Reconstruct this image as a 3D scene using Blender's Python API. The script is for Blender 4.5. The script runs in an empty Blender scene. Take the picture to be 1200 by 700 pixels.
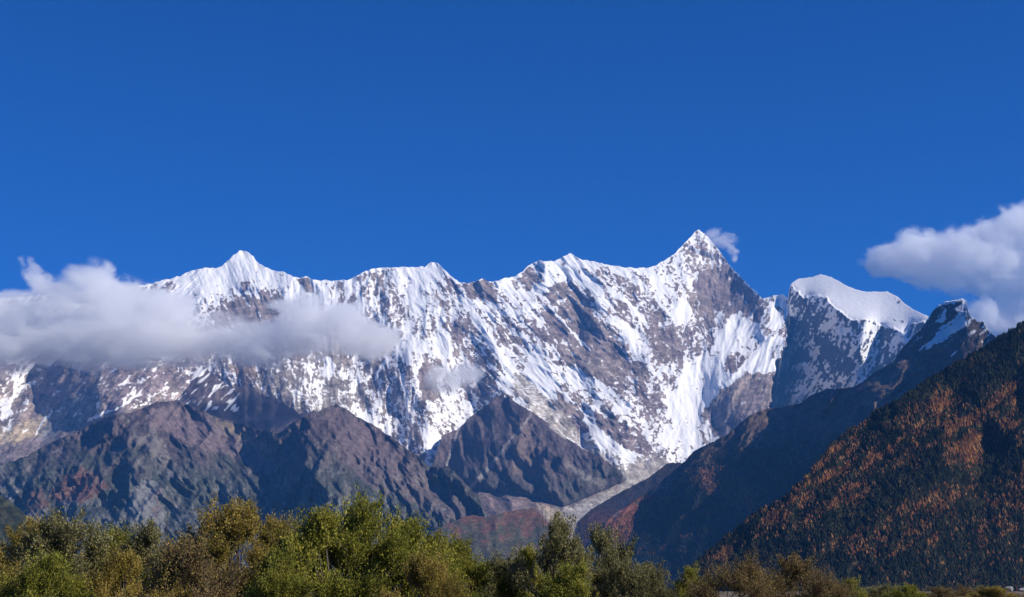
import bpy, math, random
import numpy as np

random.seed(7)
S = bpy.context.scene
COL = S.collection

# ------------------------------------------------------------------ camera
FPX = 1750.0                       # focal length in pixels of a 1200 px wide frame
CX, CY = 600.0, 350.0
HORIZON = 692.0
EYE = 2.2
PITCH = math.atan((HORIZON - CY) / FPX)
cam_d = bpy.data.cameras.new("camera")
cam = bpy.data.objects.new("camera", cam_d)
COL.objects.link(cam)
cam.location = (0, 0, EYE)
cam.rotation_euler = (math.radians(90) + PITCH, 0, 0)
cam_d.sensor_width = 36
cam_d.lens = FPX / 1200 * 36
cam_d.clip_start = 0.5
cam_d.clip_end = 200000
S.camera = cam

# ------------------------------------------------------------------ light, sky, exposure
SUN_EL = math.radians(34)
SUN_AZ = math.radians(107)          # clockwise from the viewing direction (+Y)
sv = (math.sin(SUN_AZ) * math.cos(SUN_EL), math.cos(SUN_AZ) * math.cos(SUN_EL), math.sin(SUN_EL))
sun_d = bpy.data.lights.new("sun", 'SUN')
sun_d.energy = 5.0
sun_d.angle = math.radians(0.5)
sun_d.color = (1.0, 0.94, 0.85)
sun = bpy.data.objects.new("sun", sun_d)
COL.objects.link(sun)
from mathutils import Vector
sun.rotation_euler = Vector(sv).to_track_quat('Z', 'Y').to_euler()
sun.location = (0, 0, 9000)

world = bpy.data.worlds.new("World")
S.world = world
world.use_nodes = True
wn = world.node_tree
for n in list(wn.nodes):
    wn.nodes.remove(n)
w_out = wn.nodes.new('ShaderNodeOutputWorld')
w_bg = wn.nodes.new('ShaderNodeBackground')
w_sky = wn.nodes.new('ShaderNodeTexSky')
w_sky.sky_type = 'NISHITA'
w_sky.sun_disc = False
w_sky.sun_elevation = SUN_EL
w_sky.sun_rotation = SUN_AZ
w_sky.altitude = 3000
w_sky.air_density = 1.0
w_sky.dust_density = 0.0
w_sky.ozone_density = 3.0
w_tint = wn.nodes.new('ShaderNodeMix')
w_tint.data_type = 'RGBA'
w_tint.blend_type = 'MULTIPLY'
w_tint.inputs['Factor'].default_value = 1.0
w_tint.inputs['B'].default_value = (0.02, 0.41, 1.03, 1)
wn.links.new(w_sky.outputs['Color'], w_tint.inputs['A'])
wn.links.new(w_tint.outputs['Result'], w_bg.inputs['Color'])
w_bg.inputs['Strength'].default_value = 0.086
wn.links.new(w_bg.outputs[0], w_out.inputs['Surface'])

S.view_settings.view_transform = 'Standard'
S.view_settings.look = 'None'
S.view_settings.exposure = 0.2
S.view_settings.gamma = 1.0
S.view_settings.use_curve_mapping = False
S.render.engine = 'CYCLES'
cy = S.cycles
cy.use_denoising = True
cy.denoiser = 'OPENIMAGEDENOISE'
cy.denoising_input_passes = 'RGB_ALBEDO_NORMAL'
cy.denoising_prefilter = 'ACCURATE'
cy.diffuse_bounces = 2
cy.glossy_bounces = 1
cy.transmission_bounces = 2
cy.transparent_max_bounces = 8
cy.volume_bounces = 16
cy.max_bounces = 16
cy.volume_step_rate = 0.1
cy.volume_max_steps = 256
cy.use_adaptive_sampling = False

# ------------------------------------------------------------------ numpy noise
def _perm(seed):
    r = np.random.RandomState(seed)
    p = r.permutation(256)
    return np.concatenate([p, p]).astype(np.int64)
_ang = np.arange(256) * (2 * np.pi / 256)
_GX, _GY = np.cos(_ang), np.sin(_ang)

def perlin(x, y, seed=0):
    p = _perm(seed)
    xi = np.floor(x).astype(np.int64); yi = np.floor(y).astype(np.int64)
    xf = x - xi; yf = y - yi
    u = xf * xf * xf * (xf * (xf * 6 - 15) + 10)
    v = yf * yf * yf * (yf * (yf * 6 - 15) + 10)
    xi &= 255; yi &= 255
    x1 = (xi + 1) & 255; y1 = (yi + 1) & 255
    def g(a, b, dx, dy):
        h = p[p[a] + b]
        return _GX[h] * dx + _GY[h] * dy
    n00 = g(xi, yi, xf, yf); n10 = g(x1, yi, xf - 1, yf)
    n01 = g(xi, y1, xf, yf - 1); n11 = g(x1, y1, xf - 1, yf - 1)
    return ((n00 * (1 - u) + n10 * u) * (1 - v) + (n01 * (1 - u) + n11 * u) * v) * 1.5

def fbm(x, y, seed=0, oct=4, gain=0.5):
    a, s, t = 1.0, 0.0, 0.0
    for i in range(oct):
        s = s + a * perlin(x * 2 ** i + 17.3 * i, y * 2 ** i - 9.1 * i, seed + i)
        t += a; a *= gain
    return s / t

def sstep(a, b, x):
    t = np.clip((x - a) / (b - a), 0, 1)
    return t * t * (3 - 2 * t)

# ------------------------------------------------------------------ lay-out helpers
FV = np.array([0, math.cos(PITCH), math.sin(PITCH)])
UV = np.array([0, -math.sin(PITCH), math.cos(PITCH)])
def world_at(px, py, D):
    """point at horizontal distance D (metres along +Y) seen at (px, py)"""
    a = (px - CX) / FPX; b = (CY - py) / FPX
    t = D / (FV[1] + b * UV[1])
    return np.stack([a * t, D + 0 * a, EYE + t * (FV[2] + b * UV[2])], -1)

def poly_line(pts):
    P = np.array(pts, float)
    return lambda x: np.interp(x, P[:, 0], P[:, 1])

def poly_mask(pts, x, y, feather=1.6):
    P = np.array(pts, float)
    m = np.zeros(x.shape)
    x0, x1, y0, y1 = P[:, 0].min() - 8, P[:, 0].max() + 8, P[:, 1].min() - 8, P[:, 1].max() + 8
    sel = (x > x0) & (x < x1) & (y > y0) & (y < y1)
    if not sel.any():
        return m
    xs, ys = x[sel], y[sel]
    inside = np.zeros(xs.shape, bool); dmin = np.full(xs.shape, 1e9)
    n = len(P)
    for i in range(n):
        ax, ay = P[i]; bx, by = P[(i + 1) % n]
        if ay != by:
            c = ((ay > ys) != (by > ys)) & (xs < (bx - ax) * (ys - ay) / (by - ay) + ax)
            inside ^= c
        ex, ey = bx - ax, by - ay
        t = np.clip(((xs - ax) * ex + (ys - ay) * ey) / (ex * ex + ey * ey + 1e-9), 0, 1)
        dmin = np.minimum(dmin, np.hypot(xs - ax - t * ex, ys - ay - t * ey))
    sd = np.where(inside, dmin, -dmin)
    m[sel] = sstep(-feather, feather, sd)
    return m

def line_mask(pts, x, y, w0, w1=None):
    """soft stroke along a polyline, w0 -> w1 half width"""
    w1 = w0 if w1 is None else w1
    P = np.array(pts, float)
    m = np.zeros(x.shape)
    x0, x1, y0, y1 = P[:, 0].min() - 14, P[:, 0].max() + 14, P[:, 1].min() - 14, P[:, 1].max() + 14
    sel = (x > x0) & (x < x1) & (y > y0) & (y < y1)
    xs, ys = x[sel], y[sel]
    best = np.zeros(xs.shape)
    n = len(P) - 1
    for i in range(n):
        ax, ay = P[i]; bx, by = P[i + 1]; ex, ey = bx - ax, by - ay
        t = np.clip(((xs - ax) * ex + (ys - ay) * ey) / (ex * ex + ey * ey + 1e-9), 0, 1)
        d = np.hypot(xs - ax - t * ex, ys - ay - t * ey)
        w = w0 + (w1 - w0) * (i + t) / n
        best = np.maximum(best, 1 - sstep(w * 0.5, w * 1.5 + 0.5, d))
    m[sel] = best
    return m

def grid_map(rows, y0, dy, x, y, x0=10, dx=20):
    G = np.array([[int(c) for c in r.replace(' ', '')] for r in rows], float)
    fx = np.clip((x - x0) / dx, 0, G.shape[1] - 1.001); fy = np.clip((y - y0) / dy, 0, G.shape[0] - 1.001)
    i = fx.astype(int); j = fy.astype(int); u = fx - i; v = fy - j
    u = u * u * (3 - 2 * u); v = v * v * (3 - 2 * v)
    return (G[j, i] * (1 - u) + G[j, i + 1] * u) * (1 - v) + (G[j + 1, i] * (1 - u) + G[j + 1, i + 1] * u) * v

# snow cover, 0 bare rock .. 9 unbroken snow; 20 x 15 cells from y = 300
SNOW = [
 "99999 99999 99999 99999 98889 98999 99999 99986 55444 44999 99999 99999",
 "99999 99999 99999 99999 95679 95665 63886 77875 54433 33999 99999 99999",
 "66666 66666 89997 98858 75568 75326 65868 64578 52234 49999 99999 99999",
 "66666 66666 97864 46877 75558 67637 98325 74466 41223 63699 99999 46633",
 "66666 66666 86533 33577 76446 57686 66213 63547 42232 73249 99996 33444",
 "66666 66666 85422 23477 77656 64454 54212 53437 52533 73334 68873 45433",
 "66666 66666 64444 44666 77766 73443 43322 46523 46755 63332 38234 55432",
 "66666 66666 44444 44444 77777 76545 46422 33733 35889 93433 58234 44321",
 "65433 33333 33343 44443 44456 76436 89632 23633 68569 92333 67223 32211",
 "43211 12122 45433 34454 54346 65537 89752 22264 89387 74433 66222 21111",
 "43111 12322 34543 33453 53435 66437 69676 43446 98223 33544 56222 21111",
 "42111 12343 34332 23443 54435 76434 67754 64348 94222 35663 21111 11111",
 "42111 01232 14442 12444 65534 76543 56326 37538 93211 22211 11111 11111",
 "31001 02121 01333 11244 57544 88632 15317 23747 96332 11111 11111 11111",
 "21000 01110 00011 01122 25643 87310 12436 82478 87532 11111 11111 11111",
 "00000 00000 00000 00000 12343 77200 11355 84357 86432 11111 11111 11111",
 "00000 00000 00000 00000 00012 52200 00124 36335 65321 11111 11111 11111",
 "00000 00000 00000 00000 00000 21000 00001 12222 22221 11111 11111 11111",
 "00000 00000 00000 00000 00000 00000 00000 00000 00000 00000 00000 00000",
]
# which way the slopes face: 0 steeply left .. 5 straight out .. 9 steeply right
FACE = [
 "66666 66666 66666 66666 66666 66666 66666 66666 66433 34666 66666 44444",
 "66666 66666 66666 66666 66666 56666 65666 66666 66433 33666 66666 44444",
 "66666 66666 66666 66666 66666 66566 65666 66666 66433 33666 66666 35644",
 "66666 66666 66666 65666 66666 66666 66555 66666 65433 21266 66666 13443",
 "66666 66666 66666 66666 66666 66666 66653 66666 65433 31116 66663 22345",
 "66666 66666 66666 66666 66666 65666 66553 66666 65543 31001 67652 23455",
 "66666 66666 66666 66666 66666 66666 66653 66666 65653 66666 66666 66666",
 "66666 66666 66666 66666 66666 66636 66664 63666 66677 66666 66666 66666",
 "66655 55555 55555 66666 52426 66536 66666 65366 66667 66666 66666 66666",
 "66100 00124 33333 35666 53236 66546 66666 66466 66566 66666 66666 66666",
 "66000 01445 24222 45666 64236 66546 66666 66666 64566 66666 66666 66666",
 "62000 04656 52121 34566 64334 66644 56666 66666 64566 66666 66666 66666",
 "62001 45656 64421 12255 65643 66623 26363 46666 64456 66666 66666 66666",
 "48855 21555 66652 11245 65433 66422 25634 36666 65444 66666 66666 66666",
 "87643 12455 66653 32135 66423 66213 54463 63666 66333 66666 66666 66666",
 "21112 12435 46653 32135 65643 63213 45363 66366 65333 66666 66666 66666",
 "11123 43243 45542 32135 65544 43245 42544 46666 33322 66666 66666 66666",
 "11233 44343 34432 22134 64545 42344 42443 24666 43333 66666 66666 66666",
 "22334 54345 44333 22135 56455 32344 33334 66633 33333 66666 66666 66666",
 "33444 54355 43333 23225 44554 43332 55555 55333 33333 66666 66666 66666",
 "44444 54355 43333 33232 43333 33545 66665 64333 33333 66666 66666 66666",
 "44444 44444 44444 44444 44444 44444 44444 44444 44444 66666 66666 66666",
]
def snow_at(x, y): return grid_map(SNOW, 300, 15, x, y) / 9
def face_at(x, y): return grid_map(FACE, 300, 15, x, y)

SNOW_POLYS = [  # value, outline
 (1.15, [(906,346),(919,344),(925,365),(922,367),(915,360)]),
 (1.15, [(903,358),(908,360),(917,373),(916,382),(908,379),(904,368)]),
 (1.1, [(800,353),(810,360),(812,368),(797,377),(786,376),(790,365)]),
 (0.93, [(857,368),(878,372),(878,377),(890,379),(895,392),(915,396),(921,404),(918,413),(910,422),(908,435),(895,438),(873,440),(857,452),(843,458),(828,477),(812,500),(792,510),(785,470),(800,440),(822,430),(835,405)]),
 (0.45, [(846,428),(857,412),(867,412),(875,420),(872,427),(857,438),(847,435)]),
 (0.14, [(873,440),(908,436),(907,450),(901,470),(900,478),(888,483),(867,498),(845,517),(832,500),(827,482),(843,462),(856,452)]),
 (1.2, [(628,407),(638,422),(655,455),(655,477),(636,462),(617,433),(625,413)]),
 (1.1, [(673,425),(693,445),(707,450),(693,455),(673,457),(667,448),(677,440)]),
 (1.15, [(756,423),(777,443),(777,446),(765,437)]),
 (1.1, [(685,483),(698,497),(738,527),(755,535),(735,534),(715,525),(693,510),(683,495)]),
 (0.24, [(655,330),(678,335),(687,355),(698,365),(702,380),(718,400),(730,420),(700,425),(683,400),(660,370),(640,345)]),
 (0.14, [(658,382),(677,398),(672,404),(650,397)]),
 (0.24, [(533,370),(548,393),(538,402),(528,383)]),
 (0.14, [(540,333),(567,328),(583,345),(580,355),(567,350),(550,350)]),
 (0.24, [(520,322),(540,335),(535,342),(522,332)]),
 (0.24, [(282,347),(288,357),(291,374),(253,372),(258,360)]),
 (0.24, [(295,350),(303,353),(307,367),(293,365)]),
 (0.24, [(307,342),(317,348),(330,365),(330,374),(317,369),(308,357)]),
 (0.24, [(283,330),(290,328),(292,335),(285,339)]),
 (0.24, [(347,327),(360,325),(370,343),(360,343)]),
 (0.14, [(820,317),(838,315),(843,327),(843,356),(830,351),(817,342)]),
 (0.24, [(845,310),(858,316),(880,342),(892,352),(893,378),(870,372),(850,362),(846,335)]),
 (0.24, [(620,312),(634,312),(636,332),(622,338),(608,330)]),
 (0.9, [(380,418),(388,418),(394,436),(386,446),(379,440)]),
 (0.66, [(500,470),(560,470),(552,500),(525,520),(520,548),(503,548),(493,520)]),
 (0.9, [(420,487),(428,482),(452,520),(446,516)]),
 (0.75, [(600,437),(617,440),(640,465),(658,473),(672,500),(692,520),(725,545),(715,550),(680,525),(643,500),(623,483),(600,458)]),
 (0.24, [(500,420),(513,440),(512,470),(498,470),(488,440)]),
 (0.14, [(650,455),(665,470),(684,495),(690,506),(680,510),(662,492),(652,473)]),
 (0.14, [(700,487),(722,500),(730,515),(755,532),(740,530),(712,510),(700,500)]),
]
SNOW_LINES = [  # value, path, half widths
 (1.2, [(637,347),(655,372),(680,400),(692,410)], 1.0, 0.7),
 (1.1, [(545,352),(560,378),(575,400),(590,425),(600,440),(612,452)], 3.5, 2.5),
 (1.1, [(560,350),(575,372),(585,395)], 1.6, 1.0),
 (1.1, [(470,440),(476,465),(478,490)], 1.0, 0.8),
 (1.1, [(455,420),(445,432),(440,445)], 1.5, 1.0),
 (0.9, [(20,440),(15,465),(8,490)], 1.1, 1.1),
 (0.9, [(34,432),(20,450),(14,470),(3,490)], 1.8, 1.2),
 (1.0, [(60,482),(50,495),(42,508)], 0.7, 0.7),
 (1.0, [(114,465),(116,482),(105,494)], 0.9, 0.7),
 (1.0, [(165,460),(148,472),(135,480),(118,485),(104,495)], 1.3, 0.8),
 (1.0, [(232,432),(246,436),(226,456)], 1.3, 0.8),
 (1.1, [(770,352),(782,366),(800,378)], 1.5, 1.0),
 (1.1, [(715,340),(732,352),(752,372),(760,385)], 2.5, 1.5),
 (1.1, [(716,374),(735,384),(752,396)], 4, 2),
 (0.95, [(868,368),(856,385),(838,425),(832,440)], 3, 3),
]

def snow_field(X, Y, wx, wy):
    s = snow_at(X + 3.2 * wx, Y + 3.2 * wy)
    xx, yy = X + wx * 0.9, Y + wy * 0.9
    for val, pts in SNOW_POLYS:
        m = poly_mask(pts, xx, yy, 1.6)
        s = s * (1 - m) + val * m
    for val, pts, a, b in SNOW_LINES:
        m = line_mask(pts, xx, yy, a, b)
        s = s * (1 - m) + val * m
    return s

# screened Poisson: the surface whose slopes are nearest to (gx, gy)
def integrate(gx, gy, lam):
    H, W = gx.shape
    gx2 = np.block([[gx, -gx[:, ::-1]], [gx[::-1], -gx[::-1, ::-1]]])
    gy2 = np.block([[gy, gy[:, ::-1]], [-gy[::-1], -gy[::-1, ::-1]]])
    fx = np.fft.fftfreq(2 * W)[None, :] * 2 * np.pi
    fy = np.fft.fftfreq(2 * H)[:, None] * 2 * np.pi
    den = fx ** 2 + fy ** 2 + lam
    F = (-1j * fx * np.fft.fft2(gx2) - 1j * fy * np.fft.fft2(gy2)) / den
    r = np.real(np.fft.ifft2(F))[:H, :W]
    return r - r.mean()

def relief(X, Y, dirs, seed, lams=(64, 34, 18, 10, 5.5, 3.0), aniso=2.6, amps=None, warp=1.0):
    """crests and gullies running along blended directions; returns height in px units and its fine bands"""
    wx = fbm(X / 40, Y / 40, seed + 50, 3) * 9 * warp
    wy = fbm(X / 40 + 9, Y / 40 + 5, seed + 60, 3) * 9 * warp
    amps = amps or [0.13] * len(lams)
    tot = np.zeros(X.shape); fine = np.zeros(X.shape)
    for k, (ang, wgt) in enumerate(dirs):
        c, s = math.cos(math.radians(ang)), math.sin(math.radians(ang))   # ang = angle from straight down, + towards right
        t = np.zeros(X.shape); f = np.zeros(X.shape)
        for j, lam in enumerate(lams):
            an = 1.3 if j == 0 else aniso
            a = ((X + wx) * c - (Y + wy) * s) / lam
            b = ((X + wx) * s + (Y + wy) * c) / (lam * an)
            n = perlin(a + 3.1 * j, b + 7.7 * j, seed + 11 * k + j)
            r = 1 - 2.2 * np.abs(n)
            if j > 2: r = 0.5 * r + 0.8 * n
            t += r * amps[j] * lam
            if j >= 2: f += r
        tot += t * wgt; fine += f * wgt
    return tot, fine / 3

def bell(x, c, w): return np.exp(-((x - c) / w) ** 2)
def blend(*ws):
    s = sum(ws) + 1e-6
    return [w / s for w in ws]

def set_attr(me, name, arr, kind):
    if kind == 'FLOAT':
        a = me.attributes.new(name, 'FLOAT', 'POINT'); a.data.foreach_set('value', arr.astype(np.float32).ravel())
    else:
        a = me.attributes.new(name, 'FLOAT_COLOR', 'POINT')
        c = np.concatenate([arr, np.ones(arr.shape[:-1] + (1,))], -1)
        a.data.foreach_set('color', c.astype(np.float32).ravel())

def mesh_from(name, V, F, smooth=True):
    me = bpy.data.meshes.new(name)
    V = np.asarray(V, np.float32); F = np.asarray(F, np.int32)
    k = F.shape[1]
    me.vertices.add(len(V)); me.vertices.foreach_set('co', V.ravel())
    me.loops.add(F.size); me.loops.foreach_set('vertex_index', F.ravel())
    me.polygons.add(len(F))
    me.polygons.foreach_set('loop_start', np.arange(0, F.size, k, dtype=np.int32))
    me.polygons.foreach_set('loop_total', np.full(len(F), k, np.int32))
    me.polygons.foreach_set('use_smooth', np.full(len(F), smooth))
    me.update(calc_edges=True)
    return me

def link(name, me, mat, parent=None):
    o = bpy.data.objects.new(name, me)
    COL.objects.link(o)
    if mat: me.materials.append(mat)
    if parent: o.parent = parent
    return o

def tag(o, label=None, cat=None, group=None, kind=None):
    if label: o['label'] = label
    if cat: o['category'] = cat
    if group: o['group'] = group
    if kind: o['kind'] = kind
    return o

def sheet(name, xs, top, bottom, nrow, depth, mat, attrs, back=(150, 500, 1300, 3000), jag=0.8, seed=1, power=1.0, backdrop=0.75, flare=0.0):
    """one terrain mesh: front slope laid between two skylines, a far side falling away behind the crest"""
    xs = np.asarray(xs, float)
    tp = top(xs) + jag * (fbm(xs / 7, xs * 0 + seed, seed, 4) * 2.2)
    bt = np.maximum(bottom(xs), tp + 0.3)
    s = np.linspace(0, 1, nrow) ** power
    X = np.repeat(xs[None], nrow, 0); Y = tp[None] * (1 - s[:, None]) + bt[None] * s[:, None]
    D, A = depth(X, Y)
    P = world_at(X, Y, D)
    rows = []
    for b in reversed(back):
        q = P[0].copy(); q[:, 1] += b; q[:, 2] = np.maximum(q[:, 2] - b * backdrop, -60)
        q[:, 0] += flare * b
        rows.append(q)
    nb = len(rows)
    P = np.concatenate([np.array(rows), P], 0) if nb else P
    H, W = P.shape[:2]
    idx = np.arange(H * W).reshape(H, W)
    F = np.stack([idx[:-1, :-1], idx[1:, :-1], idx[1:, 1:], idx[:-1, 1:]], -1).reshape(-1, 4)
    me = mesh_from(name, P.reshape(-1, 3), F)
    for k, arr in A.items():
        arr = np.concatenate([np.repeat(arr[:1], nb, 0), arr], 0) if nb else arr
        set_attr(me, k, arr, 'FLOAT' if arr.ndim == 2 else 'COLOR')
    o = link(name, me, mat)
    return o, X, Y, D, A

# ------------------------------------------------------------------ materials
def new_mat(name):
    m = bpy.data.materials.new(name); m.use_nodes = True
    nt = m.node_tree
    for n in list(nt.nodes): nt.nodes.remove(n)
    out = nt.nodes.new('ShaderNodeOutputMaterial')
    return m, nt, out

def N(nt, typ, **kw):
    n = nt.nodes.new(typ)
    for k, v in kw.items(): setattr(n, k, v)
    return n

def mountain_material(name, grain=90.0, bump=6.0, snowcol=(0.90, 0.88, 0.845, 1)):
    m, nt, out = new_mat(name)
    L = nt.links.new
    bs = N(nt, 'ShaderNodeBsdfPrincipled'); L(bs.outputs[0], out.inputs['Surface'])
    bs.inputs['Specular IOR Level'].default_value = 0.15
    bs.inputs['Roughness'].default_value = 0.85
    geo = N(nt, 'ShaderNodeNewGeometry')
    alb = N(nt, 'ShaderNodeAttribute', attribute_name='albedo')
    sn = N(nt, 'ShaderNodeAttribute', attribute_name='snow')
    n1 = N(nt, 'ShaderNodeTexNoise'); n1.inputs['Scale'].default_value = 1 / grain; n1.inputs['Detail'].default_value = 6
    n1.inputs['Roughness'].default_value = 0.65
    L(geo.outputs['Position'], n1.inputs['Vector'])
    n2 = N(nt, 'ShaderNodeTexNoise'); n2.inputs['Scale'].default_value = 1 / (grain * 0.35); n2.inputs['Detail'].default_value = 4
    L(geo.outputs['Position'], n2.inputs['Vector'])
    # rock: value and hue variation of the stone itself
    mr = N(nt, 'ShaderNodeMapRange'); mr.inputs['From Min'].default_value = 0.3; mr.inputs['From Max'].default_value = 0.7
    mr.inputs['To Min'].default_value = 0.5; mr.inputs['To Max'].default_value = 1.55
    L(n1.outputs['Fac'], mr.inputs['Value'])
    mul = N(nt, 'ShaderNodeVectorMath', operation='SCALE')
    L(alb.outputs['Color'], mul.inputs[0]); L(mr.outputs[0], mul.inputs['Scale'])
    # snow edge broken up by fine noise
    ad = N(nt, 'ShaderNodeMath', operation='ADD')
    sb = N(nt, 'ShaderNodeMath', operation='MULTIPLY_ADD'); sb.inputs[1].default_value = 0.9; sb.inputs[2].default_value = -0.45
    L(n2.outputs['Fac'], sb.inputs[0]); L(sn.outputs['Fac'], ad.inputs[0]); L(sb.outputs[0], ad.inputs[1])
    sm = N(nt, 'ShaderNodeMapRange', interpolation_type='SMOOTHSTEP'); sm.inputs['From Min'].default_value = 0.3; sm.inputs['From Max'].default_value = 0.7
    L(ad.outputs[0], sm.inputs['Value'])
    mx = N(nt, 'ShaderNodeMix', data_type='RGBA'); mx.inputs['B'].default_value = snowcol
    L(sm.outputs[0], mx.inputs['Factor']); L(mul.outputs[0], mx.inputs['A']); L(mx.outputs['Result'], bs.inputs['Base Color'])
    bp = N(nt, 'ShaderNodeBump'); bp.inputs['Strength'].default_value = 0.6; bp.inputs['Distance'].default_value = bump
    L(n2.outputs['Fac'], bp.inputs['Height']); L(bp.outputs[0], bs.inputs['Normal'])
    return m

MAT_MASSIF = mountain_material('massif_rock_and_snow', 120, 9)
MAT_FOOT = mountain_material('foothill_rock', 42, 14)
MAT_HILL = mountain_material('forest_floor', 30, 4)

# ------------------------------------------------------------------ skylines (px of a 1200 wide frame)
TOP_MASSIF = poly_line([(-260,390),(-100,365),(0,350),(60,345),(120,340),(170,334),(191,328.6),(201,326),(211,324),(221,318),(231,316),(241,314),(252,314.5),(260,312),(266,306.5),(274,298.5),(280.5,294),(287,294),(293,297.5),(297,301),(300,306),(308.5,312),(320,317),(331,318.5),(343,324),(350,325.7),(360.5,323.7),(365,328),(386,329),(406,328.5),(417,324),(426,318.6),(437,315),(454,313.5),(480,313),(498.5,313),(502,309),(506,307),(513,308.5),(521.5,317),(533,327),(540,332),(550,331.5),(566,326.6),(576,331),(590,326.6),(604,324),(613,317),(621,310),(630,306),(650,306),(658.5,301.5),(668.6,297),(678.6,303),(696,307),(718.6,311.5),(738,314),(757,314),(768.6,311.5),(780,304),(791.5,297),(800,287),(808.6,278.6),(814,272.5),(819,269),(823,271.5),(831.5,280),(840,290),(848.6,301.5),(857,314),(871.5,328.6),(883,340),(894,350),(905.7,347),(918.6,345),(923,350),(925,366),(927,420),(931,520),(1000,560)])
TOP_EAST = poly_line([(880,560),(884,500),(888,476),(894,450),(899,430),(905,412),(912,396),(918,380),(923,364),(925.7,334),(930,330),(937,326.5),(951.5,325),(961.5,321.5),(974,325),(985.7,331.5),(994,336),(1003,339.5),(1014,342),(1040,342),(1051.5,347.7),(1060,355.7),(1071.5,363.7),(1087,370.6),(1105,380),(1140,400),(1200,420)])
TOP_SPUR = poly_line([(170,500),(195,478),(212,464),(222,450),(232,437),(241,432),(250,438),(258,445),(270,453),(278,455),(287,450),(291,457),(298,453),(307,467),(317,465),(322,473),(332,472),(342,478),(350,485),(367,482),(385,486),(400,500),(410,520)])
TOP_FOOT = poly_line([(-260,640),(-100,585),(0,545),(30,535),(57,520),(90,505),(128,488),(154,484),(171,477),(183,471),(200,471),(208,469),(217,474),(231,477),(246,486),(271,494),(286,498),(301,503),(327,508),(344,494),(370,483),(384,477),(393,474),(404,478),(419,489),(436,497),(450,507),(461,514),(476,526),(490,534),(501,546),(516,548),(528,550),(533,553),(549,571),(562,584),(569,602),(590,630),(620,690)])
TOP_PYR = poly_line([(500,566),(512,530),(519,510),(537,503),(551,489),(571,474),(582,466),(591,460),(600,468),(608,474),(623,483),(643,496),(663,513),(683,526),(706,537),(726,551),(731,559),(745,572)])
BOT_PYR = poly_line([(500,572),(551,575),(623,584),(660,594),(690,582),(717,571),(735,562),(745,574)])
TOP_RED = poly_line([(490,650),(505,625),(521,615),(541,607),(551,604),(572,606),(593,600),(613,597),(626,595),(636,605),(644,615),(654,628),(675,650),(700,690)])
TOP_LOW = poly_line([(655,680),(668,640),(676,612),(693,597),(723,579),(760,560),(782,543),(797,542),(830,560),(900,600)])
TOP_MID = poly_line([(655,690),(680,650),(700,618),(720,603),(745,586),(762,575),(778,562),(797,545),(803,540),(814,528),(837,517),(854,508),(877,488),(894,480),(917,477),(937,473),(951,463),(968,456),(986,455),(1003,453),(1017,443),(1025,436),(1040,428),(1047,423),(1058,407),(1070,395),(1080,385),(1088,372),(1098,359),(1107,354),(1117,352.5),(1128,350),(1133,353),(1134,363),(1140,373),(1148,378),(1152,377),(1158,387),(1167,396),(1200,425),(1300,470),(1420,500)])
TOP_NEAR = poly_line([(800,692),(813,664),(826,651),(846,636),(864,620),(880,607),(895,597),(916,587),(926,577),(937,567),(949,553),(963,536),(977,519),(991,507),(1009,499),(1023,484),(1057,467),(1086,447),(1114,430),(1143,413),(1171,396),(1200,378),(1230,366),(1280,360),(1450,380),(1600,400)])
TOP_LEFT = poly_line([(-400,470),(-200,520),(-60,560),(0,580),(10,587),(25,598),(38,612),(50,630),(66,660),(80,692)])

const = lambda v: (lambda x: np.full_like(np.asarray(x, float), v))

# ------------------------------------------------------------------ depth of the main wall
def base_depth(X, Y):
    """valley floor at 12.5 km rising to the crest at about 18.5 km"""
    return np.interp(Y, [250, 300, 360, 430, 500, 560, 580, 600, 640, 700], [18900, 18250, 17350, 16250, 15150, 14000, 13500, 13000, 12000, 10500])

MPP = 9.3   # metres per pixel at 16.3 km
_cx = np.arange(-260, 1300, 4.0); _cy = np.arange(230, 704, 4.0)
_CXg, _CYg = np.meshgrid(_cx, _cy)
def sampler(G):
    def f(X, Y):
        fx = np.clip((X - _cx[0]) / 4, 0, len(_cx) - 1.001); fy = np.clip((Y - _cy[0]) / 4, 0, len(_cy) - 1.001)
        i = fx.astype(int); j = fy.astype(int); u = fx - i; v = fy - j
        return (G[j, i] * (1 - u) + G[j, i + 1] * u) * (1 - v) + (G[j + 1, i] * (1 - u) + G[j + 1, i + 1] * u) * v
    return f
_wx = fbm(_CXg / 22, _CYg / 22, 301, 3) * 8; _wy = fbm(_CXg / 22, _CYg / 22, 311, 3) * 8
FACE_G = face_at(_CXg + _wx, _CYg + _wy)
def facing_relief(gain, bias=5.6, lam=0.0006, lo=-9, hi=9):
    g = np.clip((FACE_G - bias) * gain, lo, hi) * MPP * 4
    return sampler(integrate(g, np.zeros_like(g), lam))
FR_WALL = facing_relief(0.95, 5.2, 0.0008)

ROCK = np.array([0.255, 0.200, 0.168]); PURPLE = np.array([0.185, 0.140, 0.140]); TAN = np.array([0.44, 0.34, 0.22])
GRAVEL = np.array([0.34, 0.30, 0.255]); BROWN = np.array([0.150, 0.105, 0.082]); DARKVEG = np.array([0.030, 0.040, 0.028])
RED = np.array([0.20, 0.075, 0.045]); GREYR = np.array([0.20, 0.195, 0.185]); MAUVE = np.array([0.142, 0.103, 0.100]); OLIVE = np.array([0.075, 0.075, 0.045])

def paint(alb, polys, X, Y, wx, wy, amount=2.5, feather=2.5):
    for col, pts, k in polys:
        m = poly_mask(pts, X + wx * amount, Y + wy * amount, feather)[..., None] * k
        alb = alb * (1 - m) + np.asarray(col) * m
    return alb

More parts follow.
